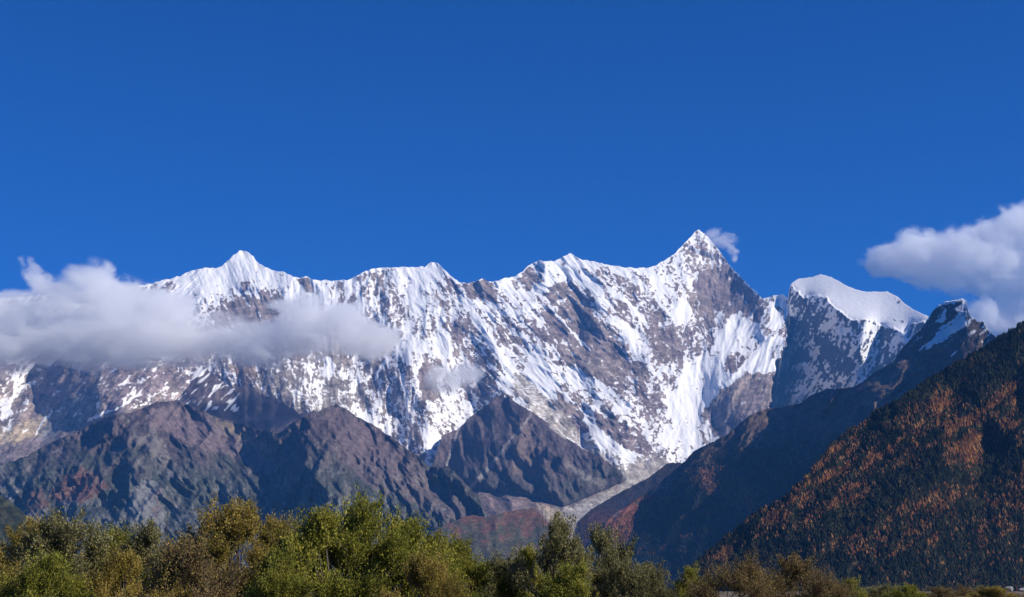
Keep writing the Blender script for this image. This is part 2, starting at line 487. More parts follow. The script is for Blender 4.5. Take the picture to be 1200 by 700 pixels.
def wall_dirs(X, Y):
    w = blend(bell(X, 60, 170), bell(X, 400, 95) + bell(X, 830, 45) * 0.8, bell(X, 650, 110), bell(X, 500, 40) + bell(X, 760, 60) * 0.4 + bell(X, 290, 50), bell(X, 880, 40) * 1.0 + bell(X, 780, 25) * 0.4 * (Y > 400))
    return list(zip((-48, 3, 42, 18, -22), w))

def wall_depth(X, Y):
    R, fine = relief(X, Y, wall_dirs(X, Y), 5, amps=[0.10, 0.14, 0.19, 0.24, 0.26, 0.25])
    rough = 0.55 + 0.5 * sstep(-0.2, 0.3, fbm(X / 50, Y / 50, 77, 2))
    s0 = snow_at(X, Y)
    k = 1.05 - 0.45 * sstep(0.6, 1.0, s0)
    flat = sstep(545, 575, Y) * bell(X, 690, 90)
    k = k * (1 - 0.85 * flat)
    Rf = np.zeros(X.shape)
    for k2, (ang, wgt) in enumerate(wall_dirs(X, Y)):
        c, s_ = math.cos(math.radians(ang)), math.sin(math.radians(ang))
        a = X * c - Y * s_; b = X * s_ + Y * c
        Rf += wgt * ((1 - 2.4 * np.abs(perlin(a / 7.0, b / 40, 940 + k2))) * 1.3 + (1 - 2.4 * np.abs(perlin(a / 3.6, b / 20, 950 + k2))) * 0.7)
    D = base_depth(X, Y) + FR_WALL(X, Y) - R * MPP * k * (0.7 + 0.6 * rough) - Rf * MPP * (1 - flat)
    wx, wy = fbm(X / 9, Y / 9, 401, 3) * 3.5, fbm(X / 9, Y / 9, 411, 3) * 3.5
    # the shelf breaks off here into the gorge in front of the east peak
    D = D + 4200 * poly_mask([(927,360),(921,403),(918,412),(910,422),(908,436),(905,455),(901,480),(896,530),(960,560),(990,400)], X + 1.3 * wx, Y + 1.3 * wy, 0.8)
    sf = snow_field(X, Y, wx, wy)
    st = np.zeros(X.shape)
    for k2, (ang, wgt) in enumerate(wall_dirs(X, Y)):
        c, s = math.cos(math.radians(ang)), math.sin(math.radians(ang))
        a = (X + wx) * c - (Y + wy) * s; b = (X + wx) * s + (Y + wy) * c
        st += wgt * (perlin(a / 5.5, b / 17, 500 + k2) * 0.9 + perlin(a / 2.4, b / 8, 520 + k2) * 0.8 + perlin(a / 12, b / 26, 540 + k2) * 0.6)
    vein = np.zeros(X.shape)
    for k2, (ang, wgt) in enumerate(wall_dirs(X, Y)):
        c, s_ = math.cos(math.radians(ang)), math.sin(math.radians(ang))
        a = (X + 1.6 * wx) * c - (Y + 1.6 * wy) * s_; b = (X + 1.6 * wx) * s_ + (Y + 1.6 * wy) * c
        for lam, an, am, sd in ((15, 3.5, 0.9, 900), (8, 4.0, 0.9, 910), (4.2, 4.0, 0.7, 920)):
            vein += wgt * am * (np.clip(1 - 3.4 * np.abs(perlin(a / lam, b / lam / an, sd + k2)), 0, 1) ** 1.5 - 0.28)
    rib = np.zeros(X.shape)
    for k2, (ang, wgt) in enumerate(wall_dirs(X, Y)):
        c, s_ = math.cos(math.radians(ang)), math.sin(math.radians(ang))
        a = (X + 2.2 * wx) * c - (Y + 2.2 * wy) * s_; b = (X + 2.2 * wx) * s_ + (Y + 2.2 * wy) * c
        for lam, an, am, sd in ((17, 2.2, 0.8, 960), (9, 2.8, 0.8, 970), (5, 3.0, 0.6, 980)):
            rib += wgt * am * np.clip(1 - 4.2 * np.abs(perlin(a / lam + 5, b / lam / an, sd + k2)), 0, 1) ** 1.3
    rib *= sstep(-0.25, 0.25, fbm(X / 28, Y / 22, 990, 3) + 0.1)
    # ledges that cross the fall line
    ledge = np.clip(1 - 3.6 * np.abs(perlin((X + 2 * wx) / 22 + Y / 40, (Y + 2 * wy) / 6.5 - X / 30, 930)), 0, 1) ** 1.5 - 0.25
    crest = 1 - sstep(0, 5, Y - TOP_MASSIF(X))
    v = sf + (0.20 * st + 0.30 * vein + 0.18 * ledge + 0.24 * fbm(X / 3.6, Y / 3.6, 560, 3)) * (1 - 0.35 * sstep(0.85, 1.1, sf)) - 0.14 * fine + 0.05 - 0.34 * rib * sstep(0.45, 0.8, sf) * (1 - 0.6 * sstep(1.05, 1.15, sf))
    v = v + crest * 0.25 * (1 - 0.7 * bell(X, 835, 40))
    snow = sstep(0.22, 0.76, v)
    # bare stone
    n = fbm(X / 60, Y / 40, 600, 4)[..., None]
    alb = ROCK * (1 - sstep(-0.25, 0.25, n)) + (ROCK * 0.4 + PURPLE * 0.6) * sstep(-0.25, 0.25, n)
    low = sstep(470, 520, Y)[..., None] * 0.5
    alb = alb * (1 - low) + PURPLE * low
    alb = paint(alb, [
        ([0.30, 0.20, 0.13], [(270,428),(300,430),(305,440),(296,452),(280,448),(272,440)], 0.8),
        ([0.27, 0.235, 0.20], [(310,425),(400,418),(440,470),(430,500),(350,485),(310,460)], 0.7),
        (TAN * 0.95, [(-20,500),(8,502),(40,490),(60,480),(58,492),(42,512),(28,516),(0,522),(-20,520)], 1.0),
        (GREYR * 0.9, [(62,482),(108,450),(118,480),(104,496),(60,514),(44,514)], 0.9),
        (PURPLE * 1.15, [(122,450),(180,432),(200,440),(180,462),(140,482),(122,482)], 0.8),
        ([0.36, 0.31, 0.25], [(600,437),(617,440),(640,465),(658,473),(672,500),(692,520),(735,552),(715,552),(680,525),(643,500),(623,483),(600,458)], 0.9),
        (GRAVEL * 0.95, [(680,520),(700,520),(760,536),(800,540),(790,545),(760,562),(726,580),(729,566),(726,552),(700,535)], 0.9),
        (GRAVEL, [(623,583),(662,597),(685,585),(711,579),(729,566),(745,560),(770,553),(731,580),(693,598),(680,614),(680,640),(650,640),(644,615),(634,598)], 1.0),
        ([0.17, 0.12, 0.105], [(540,560),(600,575),(662,594),(640,600),(600,600),(570,610),(555,590)], 0.9),
        (TAN * 0.85, [(623,583),(640,590),(660,604),(670,625),(655,632),(640,610)], 0.7),
    ], X, Y, wx, wy)
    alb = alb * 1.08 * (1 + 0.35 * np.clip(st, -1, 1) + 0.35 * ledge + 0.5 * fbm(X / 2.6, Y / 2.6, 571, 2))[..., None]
    snow = np.where((Y > 556) , snow * 0.0, snow)
    tanny = poly_mask([(600,437),(617,440),(640,465),(658,473),(672,500),(692,520),(725,545),(715,550),(680,525),(643,500),(623,483),(600,458)], X, Y, 4)
    snow = snow * (1 - 0.55 * tanny)
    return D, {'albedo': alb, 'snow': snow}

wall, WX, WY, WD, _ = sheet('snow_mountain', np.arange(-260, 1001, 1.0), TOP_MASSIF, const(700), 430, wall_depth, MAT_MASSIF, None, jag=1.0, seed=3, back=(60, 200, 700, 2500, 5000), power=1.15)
tag(wall, 'long jagged snow covered massif with a sharp highest peak and bare brown cliffs', kind='structure')

# ------------------------------------------------------------------ east peak: shaded wall under a bright snow cap
CAP = [(900,300),(925,331),(928,335),(936,342),(941,350),(950,345),(967,348),(980,362),(997,374),(1017,375),(1040,383),(1060,389),(1068,380),(1080,377),(1110,384),(1120,300)]
SERAC = [(1018,374),(1031,378),(1029,403),(1026,428),(1010,450),(987,457),(960,460),(935,476),(926,474),(932,456),(952,447),(970,444),(986,452),(996,437),(1009,422),(1003,403),(1012,392)]
def east_depth(X, Y):
    wx, wy = fbm(X / 9, Y / 9, 421, 3) * 3.0, fbm(X / 9, Y / 9, 431, 3) * 3.0
    g = np.zeros_like(_CXg)
    cx_, cy_ = _CXg + _wx * 0.3, _CYg + _wy * 0.3
    cap = poly_mask(CAP, cx_, cy_, 4); ser = poly_mask(SERAC, cx_, cy_, 4)
    gx = -2.7 * (1 - ser) + 1.5 * ser
    gx = gx * (1 - cap) + 1.2 * cap
    gy = -1.1 * (1 - cap) + -2.3 * cap         # dD/dy in image (down) direction
    gx += 0.5 * fbm(_CXg / 40, _CYg / 40, 66, 3)
    I = integrate(gx * MPP * 4, gy * MPP * 4, 0.00002)
    f = sampler(I)
    base = f(X, Y)
    base = base - f(np.array([[905.0]]), np.array([[470.0]]))[0, 0] + 18600
    R, fine = relief(X, Y, [(-30, 0.55), (-8, 0.45)], 25, amps=[0.06, 0.14, 0.24, 0.30, 0.30, 0.26])
    capf = poly_mask(CAP, X + wx, Y + wy, 2.0); serf = poly_mask(SERAC, X + wx, Y + wy, 1.5)
    D = base - R * MPP * (1.0 - 0.95 * capf)
    st = perlin((X + 0.4 * Y + wx) / 5, (Y + wy) / 14, 701) + 0.8 * perlin((X + 0.4 * Y) / 2.4, Y / 7, 702)
    sf = 0.53 + 0.5 * fbm(X / 26, Y / 34, 707, 3)
    v = sf + 0.28 * st - 0.1 * fine + 0.35 * fbm(X / 4, Y / 4, 709, 3)
    v = v * (1 - capf) + 1.1 * capf
    v = v * (1 - serf) + (0.62 + 0.34 * st + 0.35 * fbm(X / 3.5, Y / 3.5, 711, 3)) * serf
    snow = sstep(0.35, 0.72, v)
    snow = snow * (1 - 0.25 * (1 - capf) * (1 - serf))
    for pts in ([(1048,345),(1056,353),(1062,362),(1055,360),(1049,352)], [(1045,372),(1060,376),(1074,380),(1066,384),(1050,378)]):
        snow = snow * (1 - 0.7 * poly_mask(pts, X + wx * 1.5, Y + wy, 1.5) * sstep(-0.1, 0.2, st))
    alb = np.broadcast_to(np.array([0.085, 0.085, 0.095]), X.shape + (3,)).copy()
    return D, {'albedo': alb, 'snow': snow}
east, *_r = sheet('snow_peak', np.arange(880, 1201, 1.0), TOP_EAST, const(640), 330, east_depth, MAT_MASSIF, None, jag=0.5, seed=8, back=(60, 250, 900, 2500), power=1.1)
tag(east, 'rounded snow capped peak with a dark blue shaded cliff right of the highest summit', kind='structure')

# ------------------------------------------------------------------ dark snow-dusted spurs in front of the wall
FR_FOOT = facing_relief(1.05, 4.9, 0.0006)
def spur_depth(X, Y):
    R, fine = relief(X, Y, [(-42, 1.0)], 35, lams=(30, 18, 10, 5.5, 3.0), amps=[0.2, 0.18, 0.16, 0.15, 0.14])
    D = base_depth(X, Y) - 1100 + (Y - TOP_SPUR(X)) * -6 + FR_WALL(X, Y) * 0.8 - R * MPP
    D = np.minimum(D, base_depth(X, Y) - 250)
    st = perlin((X * 0.75 + Y * 0.67) / 3.5, (Y * 0.75 - X * 0.67) / 14, 801) + 0.7 * perlin((X * 0.75 + Y * 0.67) / 8, (Y * 0.75 - X * 0.67) / 26, 802)
    v = 0.46 + 0.45 * st - 0.008 * np.clip(X - 270, 0, 60) - 0.1 * fine
    snow = sstep(0.4, 0.75, v) * (1 - sstep(478, 500, Y))
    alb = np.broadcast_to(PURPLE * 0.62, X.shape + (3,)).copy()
    return D, {'albedo': alb, 'snow': snow * 0.8}
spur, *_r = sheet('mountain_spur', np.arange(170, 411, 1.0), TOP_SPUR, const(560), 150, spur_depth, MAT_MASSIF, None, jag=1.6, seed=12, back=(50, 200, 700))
tag(spur, 'dark jagged snow dusted spurs below the cloud bank', kind='structure')

# ------------------------------------------------------------------ brown pyramid in front of the wall
def pyr_depth(X, Y):
    R, fine = relief(X, Y, [(10, 0.45), (-20, 0.2), (35, 0.35)], 45, amps=[0.18, 0.30, 0.32, 0.30, 0.28, 0.25], aniso=3.4)
    h = np.clip((BOT_PYR(X) - Y) / 60, 0, 1)
    g = np.clip((FACE_G - 4.4) * 0.5, -3, 3)
    q = sstep(0, 0.35, h)
    D = base_depth(X, Y) + FR_WALL(X, Y) * (1 - 0.75 * q) + 0.55 * FR_FOOT(X, Y) * q - 650 * h ** 0.8 - 30 - R * 8.0 * np.clip(h * 4, 0, 1) * 1.6
    D = np.minimum(D, base_depth(X, Y) + FR_WALL(X, Y) - 30)
    wx, wy = fbm(X / 9, Y / 9, 441, 3) * 3.0, fbm(X / 9, Y / 9, 451, 3) * 3.0
    n = fbm(X / 30, Y / 50, 610, 4)[..., None]
    alb = PURPLE * 0.6 * (1 - sstep(-0.2, 0.2, n)) + MAUVE * 0.85 * sstep(-0.2, 0.2, n)
    veg = sstep(530, 590, Y + 40 * fbm(X / 30, Y / 30, 612, 3))[..., None] * 0.55
    alb = alb * (1 - veg) + DARKVEG * 1.4 * veg
    alb = alb * (0.85 + 0.35 * perlin((X + 0.3 * Y) / 3, Y / 12, 615) + 0.35 * perlin((X - 0.3 * Y) / 6, Y / 20, 616) + 0.3 * fbm(X / 3, Y / 3, 617, 2))[..., None]
    alb = paint(alb, [(BROWN * 1.45, [(590,500),(615,492),(640,520),(625,560),(600,555)], 0.5),
                      (GRAVEL * 0.7, [(660,540),(672,545),(712,568),(706,572),(680,560)], 0.6)], X, Y, wx, wy)
    for pts, a, b, c in (([(622,486),(612,500),(594,520),(580,540),(566,556),(552,571)], 0.8, 2.2, 0.9), ([(538,503),(531,520),(524,545)], 0.8, 0.9, 1.2), ([(576,495),(580,510),(582,528)], 0.6, 0.6, 0.8),
                         ([(645,500),(655,508),(662,514)], 1.6, 0.6, 1.4)):
        m = line_mask(pts, X + wx * 0.3, Y + wy * 0.3, a, b)[..., None] * 0.8
        alb = alb * (1 - m) + GRAVEL * c * m
    st = perlin(X / 5, Y / 14, 811) + 0.7 * perlin(X / 2.5, Y / 7, 812)
    snow = sstep(0.5, 0.8, 0.42 + 0.4 * st - (Y - 462) * 0.012)
    return D, {'albedo': alb, 'snow': snow * 0.8}
pyr, *_r = sheet('mountain_spur', np.arange(500, 745, 1.0), TOP_PYR, BOT_PYR, 150, pyr_depth, MAT_FOOT, None, jag=0.8, seed=14, back=(40, 120))
tag(pyr, 'brown pyramid shaped spur with pale scree gullies above the gravel valley', kind='structure')

# ------------------------------------------------------------------ brown foothills on the left
def foot_depth(X, Y):
    t = sstep(0, 60, Y - TOP_FOOT(X))
    w = blend(bell(X, 60, 120), bell(X, 240, 70) , bell(X, 340, 60), bell(X, 450, 90))
    R, fine = relief(X, Y, list(zip((-38, 30, -25, 28), w)), 65, amps=[0.16, 0.26, 0.30, 0.30, 0.30, 0.28])
    R2, fine2 = relief(X + 300, Y, list(zip((-12, 52, -52, 8), w)), 165, lams=(26, 13, 7, 4), amps=[0.22, 0.24, 0.24, 0.22], aniso=3.4)
    R3 = (np.clip(1 - 2.6 * np.abs(fbm((X + 0.7 * (Y - 520)) / 46, (Y - 0.2 * X) / 110, 171, 3)), 0, 1)) * 22 + (np.clip(1 - 2.6 * np.abs(fbm((X - 0.8 * (Y - 520)) / 24, (Y + 0.2 * X) / 80, 181, 3)), 0, 1)) * 10
    R = R * 0.8 + R2 * 0.6 + R3 * 0.4
    base = np.interp(Y, [460, 560, 620, 700], [12300, 10900, 10300, 9300])
    D = base + 0.75 * FR_FOOT(X, Y) - R * 6.6 * 1.5
    wx, wy = fbm(X / 9, Y / 9, 461, 3) * 3.5, fbm(X / 9, Y / 9, 471, 3) * 3.5
    n = fbm(X / 40, Y / 30, 620, 4)[..., None]
    alb = PURPLE * 0.5 * (1 - sstep(-0.2, 0.2, n)) + MAUVE * 0.8 * sstep(-0.2, 0.2, n)
    vg = sstep(505, 570, Y + 60 * fbm(X / 35, Y / 35, 622, 4) - 20 * bell(X, 450, 80))[..., None] * 0.75
    alb = alb * (1 - vg) + DARKVEG * 1.5 * vg
    ft = 0.9 + 0.4 * perlin(X / 3.5, Y / 9, 623) + 0.45 * fbm(X / 3, Y / 3, 624, 2) + 0.3 * perlin((X - 0.5 * Y) / 7, Y / 18, 625)
    alb = alb * ft[..., None] * 0.9
    rl = np.clip(1 - 4.5 * np.abs(perlin((X + 2 * wx + 0.5 * (Y - 540) * np.sign(X - 190) * -1) / 13, (Y + 2 * wy) / 44, 826)), 0, 1) ** 2 * sstep(0, 0.3, fbm(X / 30, Y / 30, 827, 2) + 0.1)
    alb = alb * (1 - 0.6 * rl[..., None]) + GRAVEL * 0.62 * 0.6 * rl[..., None]
    alb = paint(alb, [
        (MAUVE * 1.25, [(165,482),(200,476),(235,486),(260,500),(300,520),(330,548),(310,556),(270,535),(215,520),(180,500)], 0.75),
        (TAN * 0.55, [(250,492),(278,500),(310,516),(322,532),(300,528),(265,508)], 0.7),
        (MAUVE * 1.15, [(380,478),(405,480),(440,505),(490,545),(540,585),(560,615),(520,610),(470,585),(430,570),(395,520)], 0.55),
        (GRAVEL * 0.62, [(155,512),(185,506),(200,540),(190,548),(165,520),(155,530)], 0.6),
        (GREYR * 0.95, [(155,570),(175,562),(192,575),(190,610),(165,625),(150,600)], 0.8),
        (RED * 0.85, [(75,560),(95,548),(120,556),(125,572),(100,590),(70,592),(55,580)], 0.55),
        (RED * 0.7, [(20,585),(45,575),(60,590),(40,605)], 0.5),
        (RED * 0.6, [(182,575),(190,570),(188,600),(180,608)], 0.5),
        (GRAVEL * 0.8, [(2,584),(14,572),(30,562),(34,560),(22,575),(12,588)], 0.8),
        (GRAVEL * 0.6, [(-5,558),(12,560),(2,566)], 0.9),
    ], X, Y, wx, wy)
    st = perlin((X + wx) / 4, (Y + wy) / 9, 821) + 0.6 * perlin(X / 2, Y / 4, 822)
    cl = (sstep(0.25, 0.6, st + 1.2 * fbm(X / 45, Y / 35, 824, 2)) * sstep(530, 565, Y))[..., None] * 0.55
    alb = alb * (1 - cl) + GREYR * 0.9 * cl
    snow = sstep(0.55, 0.8, 0.2 + 0.4 * st - (Y - 470) * 0.02) * 0.5 * (X < 380)
    return D, {'albedo': alb, 'snow': snow}
foot, *_r = sheet('foothill', np.arange(-260, 621, 1.0), TOP_FOOT, const(699), 230, foot_depth, MAT_FOOT, None, jag=1.0, seed=16, back=(60, 250, 900, 2500))
tag(foot, 'brown purple foothills with two blunt summits below the snow wall', kind='structure')

# ------------------------------------------------------------------ low red hill by the gravel fan
def red_depth(X, Y):
    R, fine = relief(X, Y, [(20, 0.5), (-25, 0.5)], 75, amps=[0.12, 0.16, 0.16, 0.16, 0.15, 0.14])
    D = np.interp(Y, [590, 640, 700], [9600, 8900, 8300]) - R * 5.2
    wx, wy = fbm(X / 9, Y / 9, 481, 3) * 3.5, fbm(X / 9, Y / 9, 491, 3) * 3.5
    n = sstep(-0.15, 0.25, fbm(X / 16, Y / 12, 630, 4) + 0.012 * (Y - 612))[..., None]
    sp = sstep(-0.1, 0.3, perlin(X / 2.2, Y / 3, 631))[..., None]
    alb = (RED * 0.55 + BROWN * 0.35) * (1 - n) + OLIVE * n
    alb = alb * (1 - 0.4 * sp) + BROWN * 0.7 * 0.4 * sp
    alb = paint(alb, [(GRAVEL * 0.75, [(600,642),(625,640),(630,650),(604,655)], 0.7)], X, Y, wx, wy)
    return D, {'albedo': alb, 'snow': np.zeros(X.shape)}
red, *_r = sheet('hill', np.arange(490, 700, 1.0), TOP_RED, const(699), 110, red_depth, MAT_FOOT, None, jag=0.8, seed=18, back=(60, 250, 900))
tag(red, 'low reddish autumn hill left of the pale gravel fan', kind='structure')

# ------------------------------------------------------------------ shaded ridge right of the gravel valley
def low_depth(X, Y):
    R, fine = relief(X, Y, [(-40, 0.6), (20, 0.4)], 85, amps=[0.10, 0.12, 0.12, 0.12, 0.12, 0.12])
    D = np.interp(Y, [540, 640, 700], [11400, 9800, 9000]) - (X - 690) * 9 - R * 5.5
    n = sstep(-0.2, 0.25, fbm(X / 20, Y / 14, 640, 4))[..., None]
    o = (bell(X, 706, 26) * sstep(588, 612, Y))[..., None] * 0.8
    alb = PURPLE * 0.5 * (1 - n) + BROWN * 0.6 * n
    alb = alb * (1 - o) + RED * 0.9 * o
    return D, {'albedo': alb, 'snow': np.zeros(X.shape)}
low, *_r = sheet('mountain_ridge', np.arange(655, 901, 1.0), TOP_LOW, const(699), 140, low_depth, MAT_FOOT, None, jag=0.7, seed=20, back=(60, 250, 900))
tag(low, 'low purple ridge along the right edge of the gravel valley', kind='structure')

# ------------------------------------------------------------------ long dark ridge falling from the small right-hand peak
def mid_depth(X, Y):
    w = blend(bell(X, 760, 130), bell(X, 1000, 130), bell(X, 1160, 50))
    R, fine = relief(X, Y, list(zip((-42, -50, -30), w)), 95, amps=[0.07, 0.09, 0.13, 0.15, 0.15, 0.14])
    gx = -1.55 + 1.9 * bell(_CXg, 890, 26) * bell(_CYg, 490, 22) + 2.0 * bell(_CXg - (480 - _CYg) * 0.8, 1035, 30) * bell(_CYg, 455, 45) + 2.0 * bell(_CXg - (590 - _CYg) * 0.3, 835, 40) * bell(_CYg, 575, 32) \
        + 3.2 * bell(_CXg, 735, 30) * bell(_CYg, 605, 28) + 2.2 * bell(_CXg, 1150, 18) * bell(_CYg, 395, 28) + 0.4 * fbm(_CXg / 40, _CYg / 40, 88, 3)
    gy = np.full_like(gx, -1.3)
    I = integrate(gx * 6.5 * 4, gy * 6.5 * 4, 0.00003)
    f = sampler(I)
    D = f(X, Y) - f(np.array([[880.0]]), np.array([[600.0]]))[0, 0] + 8600
    D = np.clip(D, 5900, 14500) - R * 5.8 * 2.0
    wx, wy = fbm(X / 9, Y / 9, 501, 3) * 3.5, fbm(X / 9, Y / 9, 511, 3) * 3.5
    n = sstep(-0.2, 0.25, fbm(X / 30, Y / 22, 650, 4))[..., None]
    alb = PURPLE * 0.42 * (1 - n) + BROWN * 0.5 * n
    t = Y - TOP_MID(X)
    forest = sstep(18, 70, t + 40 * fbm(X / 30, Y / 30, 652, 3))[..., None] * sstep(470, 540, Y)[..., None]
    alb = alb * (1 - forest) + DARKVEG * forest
    alb = paint(alb, [
        (BROWN * 1.0, [(862,506),(878,489),(895,480),(935,474),(915,486),(905,515),(888,522),(870,515)], 0.85),
        (BROWN * 1.05, [(1010,450),(1047,424),(1080,418),(1085,440),(1060,466),(1030,482),(1012,476)], 0.8),
        (BROWN * 0.75, [(900,512),(920,505),(925,515),(905,522)], 0.6),
        (RED * 0.85, [(706,622),(718,604),(745,586),(763,577),(760,600),(745,624),(730,640),(706,640)], 0.95),
        (RED * 0.6 + BROWN * 0.45, [(800,552),(830,548),(870,556),(888,585),(886,606),(868,604),(850,585),(820,572)], 0.75),
    ], X, Y, wx, wy, amount=4)
    st = perlin((X * 0.6 + Y * 0.8) / 3.6, (Y * 0.6 - X * 0.8) / 15, 831) + 0.8 * perlin((X * 0.6 + Y * 0.8) / 8, (Y * 0.6 - X * 0.8) / 24, 832)
    up = 0.42 + 0.42 * st - sstep(385, 430, Y + 8 * fbm(X / 20, Y / 20, 834, 2)) * 0.75 + 0.15 * sstep(1090, 1110, X)
    up += 0.75 * line_mask([(1078,412),(1098,398),(1128,378)], X + wx, Y + wy, 3.0, 4.5) + 0.8 * poly_mask([(1127,350),(1134,354),(1134,363),(1129,360)], X, Y, 1.5) + 0.6 * line_mask([(1108,363),(1104,377)], X, Y, 1.2, 2.2) + 0.9 * (1 - sstep(1.0, 3.5, t)) * (X > 1100) * (X < 1130)
    up += 0.7 * line_mask([(1048,424),(1036,431),(1022,440)], X, Y, 1.0, 0.6) + 0.6 * line_mask([(1121,411),(1113,420)], X, Y, 1.2, 1)
    up += 0.3 * fbm(X / 4, Y / 4, 838, 3)
    snow = sstep(0.4, 0.8, up) * (X > 1010) * 0.75
    alb = alb * (1 + 0.6 * fbm(X / 7, Y / 5, 836, 3) + 0.35 * st)[..., None]
    return D, {'albedo': alb, 'snow': snow}
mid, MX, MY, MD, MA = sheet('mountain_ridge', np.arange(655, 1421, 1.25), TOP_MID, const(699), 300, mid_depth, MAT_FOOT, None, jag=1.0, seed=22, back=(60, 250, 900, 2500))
tag(mid, 'long dark shaded ridge falling left from a small snow dusted peak', kind='structure')

# ------------------------------------------------------------------ near forested hill on the right, small dark hill on the left
ORANGE_ZONES = [
 [(880,607),(916,587),(949,553),(977,519),(1009,499),(1023,486),(1020,505),(1000,530),(990,560),(960,590),(930,610),(900,620),(870,628)],
 [(1000,545),(1040,500),(1075,470),(1110,458),(1130,478),(1100,500),(1060,520),(1030,545),(1000,575),(970,600),(960,595)],
 [(1095,505),(1150,470),(1190,450),(1230,440),(1230,510),(1195,512),(1160,500),(1150,545),(1120,555),(1098,548),(1105,525)],
 [(1165,470),(1178,452),(1195,450),(1200,470),(1180,480)],
 [(800,668),(850,636),(900,626),(960,600),(1010,560),(1060,530),(1100,508),(1106,518),(1060,548),(1020,575),(980,600),(930,622),(880,642),(830,664)],
 [(1060,590),(1100,572),(1140,560),(1150,575),(1100,600),(1050,620),(1000,640),(960,655),(950,648),(1010,622)],
 [(1170,560),(1230,530),(1240,600),(1160,640),(1130,640),(1160,600)],
 [(960,640),(1040,625),(1120,600),(1120,625),(1060,650),(980,662)],
]
def orange_at(X, Y):
    wx, wy = fbm(X / 30, Y / 30, 901, 4) * 16, fbm(X / 30, Y / 30, 911, 4) * 16
    o = np.zeros(np.shape(X))
    for z, k in zip(ORANGE_ZONES, (0.95, 0.95, 1.0, 1.0, 0.95, 0.75, 0.7, 0.6)):
        o = np.maximum(o, poly_mask(z, X + wx, Y + wy, 9) * k)
    return o
def near_depth(X, Y):
    R, fine = relief(X, Y, [(-50, 0.7), (-30, 0.3)], 105, lams=(90, 46, 24, 12, 6, 3.5), amps=[0.08, 0.10, 0.09, 0.06, 0.04, 0.03])
    cx_, cy_ = _CXg, _CYg
    t = cy_ - TOP_NEAR(cx_)
    # ribs that run down to the left: orange larch catches the sun on their right-hand sides
    u = (cx_ * 0.62 + cy_ * 0.78)
    rib = np.zeros_like(cx_)
    for z in ORANGE_ZONES[:6]:
        rib = np.maximum(rib, poly_mask(z, cx_, cy_, 10))
    gx = -1.75 + 0.45 * sstep(1030, 1100, cx_) + 2.9 * rib + 2.2 * sstep(560, 640, cy_ + 0.15 * (cx_ - 1000))
    gy = np.full_like(gx, -1.5) - 0.6 * rib + 0.0
    I = integrate(gx * 2.1 * 4, gy * 2.1 * 4, 0.00003)
    f = sampler(I)
    D = f(X, Y) - f(np.array([[1000.0]]), np.array([[640.0]]))[0, 0] + 3300
    D = np.clip(D, 2300, 5600) - R * 2.2
    o = orange_at(X, Y)[..., None]
    alb = DARKVEG * 0.9 * (1 - o * 0.7) + RED * 0.55 * o * 0.7
    return D, {'albedo': alb, 'snow': np.zeros(X.shape)}
near, NX, NY, ND, NA = sheet('hill', np.arange(800, 1300, 1.25), TOP_NEAR, const(697), 200, near_depth, MAT_HILL, None, jag=0.5, seed=24, back=(60, 250, 900, 2000))
tag(near, 'steep forested hillside rising on the right', kind='structure')

def left_depth(X, Y):
    R, fine = relief(X, Y, [(30, 1.0)], 115, lams=(60, 30, 14, 7), amps=[0.1, 0.1, 0.1, 0.1])
    D = 3600 + (640 - Y) * 6 - R * 2.0
    n = sstep(-0.2, 0.3, fbm(X / 9, Y / 9, 661, 4))[..., None]
    return D, {'albedo': DARKVEG * 0.9 * (1 - n) + OLIVE * 0.9 * n, 'snow': np.zeros(X.shape)}
lefth, *_r = sheet('hill', np.arange(-400, 81, 1.0), TOP_LEFT, const(697), 100, left_depth, MAT_HILL, None, jag=0.5, seed=26, back=(60, 250, 900))
tag(lefth, 'dark green slope at the far left edge', kind='structure')

# ------------------------------------------------------------------ ground
m, nt, out = new_mat('river_flat_ground')
bs = N(nt, 'ShaderNodeBsdfPrincipled'); nt.links.new(bs.outputs[0], out.inputs['Surface']); bs.inputs['Roughness'].default_value = 0.95
geo = N(nt, 'ShaderNodeNewGeometry'); nz = N(nt, 'ShaderNodeTexNoise'); nz.inputs['Scale'].default_value = 0.05; nz.inputs['Detail'].default_value = 8
nt.links.new(geo.outputs['Position'], nz.inputs['Vector'])
rp = N(nt, 'ShaderNodeValToRGB'); nt.links.new(nz.outputs['Fac'], rp.inputs['Fac'])
rp.color_ramp.elements[0].position = 0.35; rp.color_ramp.elements[0].color = (0.07, 0.07, 0.035, 1)
rp.color_ramp.elements[1].position = 0.62; rp.color_ramp.elements[1].color = (0.22, 0.15, 0.08, 1)
nt.links.new(rp.outputs['Color'], bs.inputs['Base Color'])
MAT_GROUND = m
gx_ = np.concatenate([-np.geomspace(30000, 20, 40), np.linspace(-18, 18, 20), np.geomspace(20, 30000, 40)])
gy_ = np.concatenate([[-3000, -800, -200, -50], np.linspace(0, 300, 60), np.geomspace(310, 30000, 60)])
GXX, GYY = np.meshgrid(gx_, gy_)
GZZ = fbm(GXX / 40, GYY / 40, 930, 3) * 0.5 * sstep(10, 60, np.hypot(GXX, GYY))
idx = np.arange(GXX.size).reshape(GXX.shape)
F = np.stack([idx[:-1, :-1], idx[:-1, 1:], idx[1:, 1:], idx[1:, :-1]], -1).reshape(-1, 4)
ground = link('ground', mesh_from('ground', np.stack([GXX, GYY, GZZ], -1).reshape(-1, 3), F), MAT_GROUND)
tag(ground, 'flat scrubby valley floor running to the foot of the mountains', kind='structure')

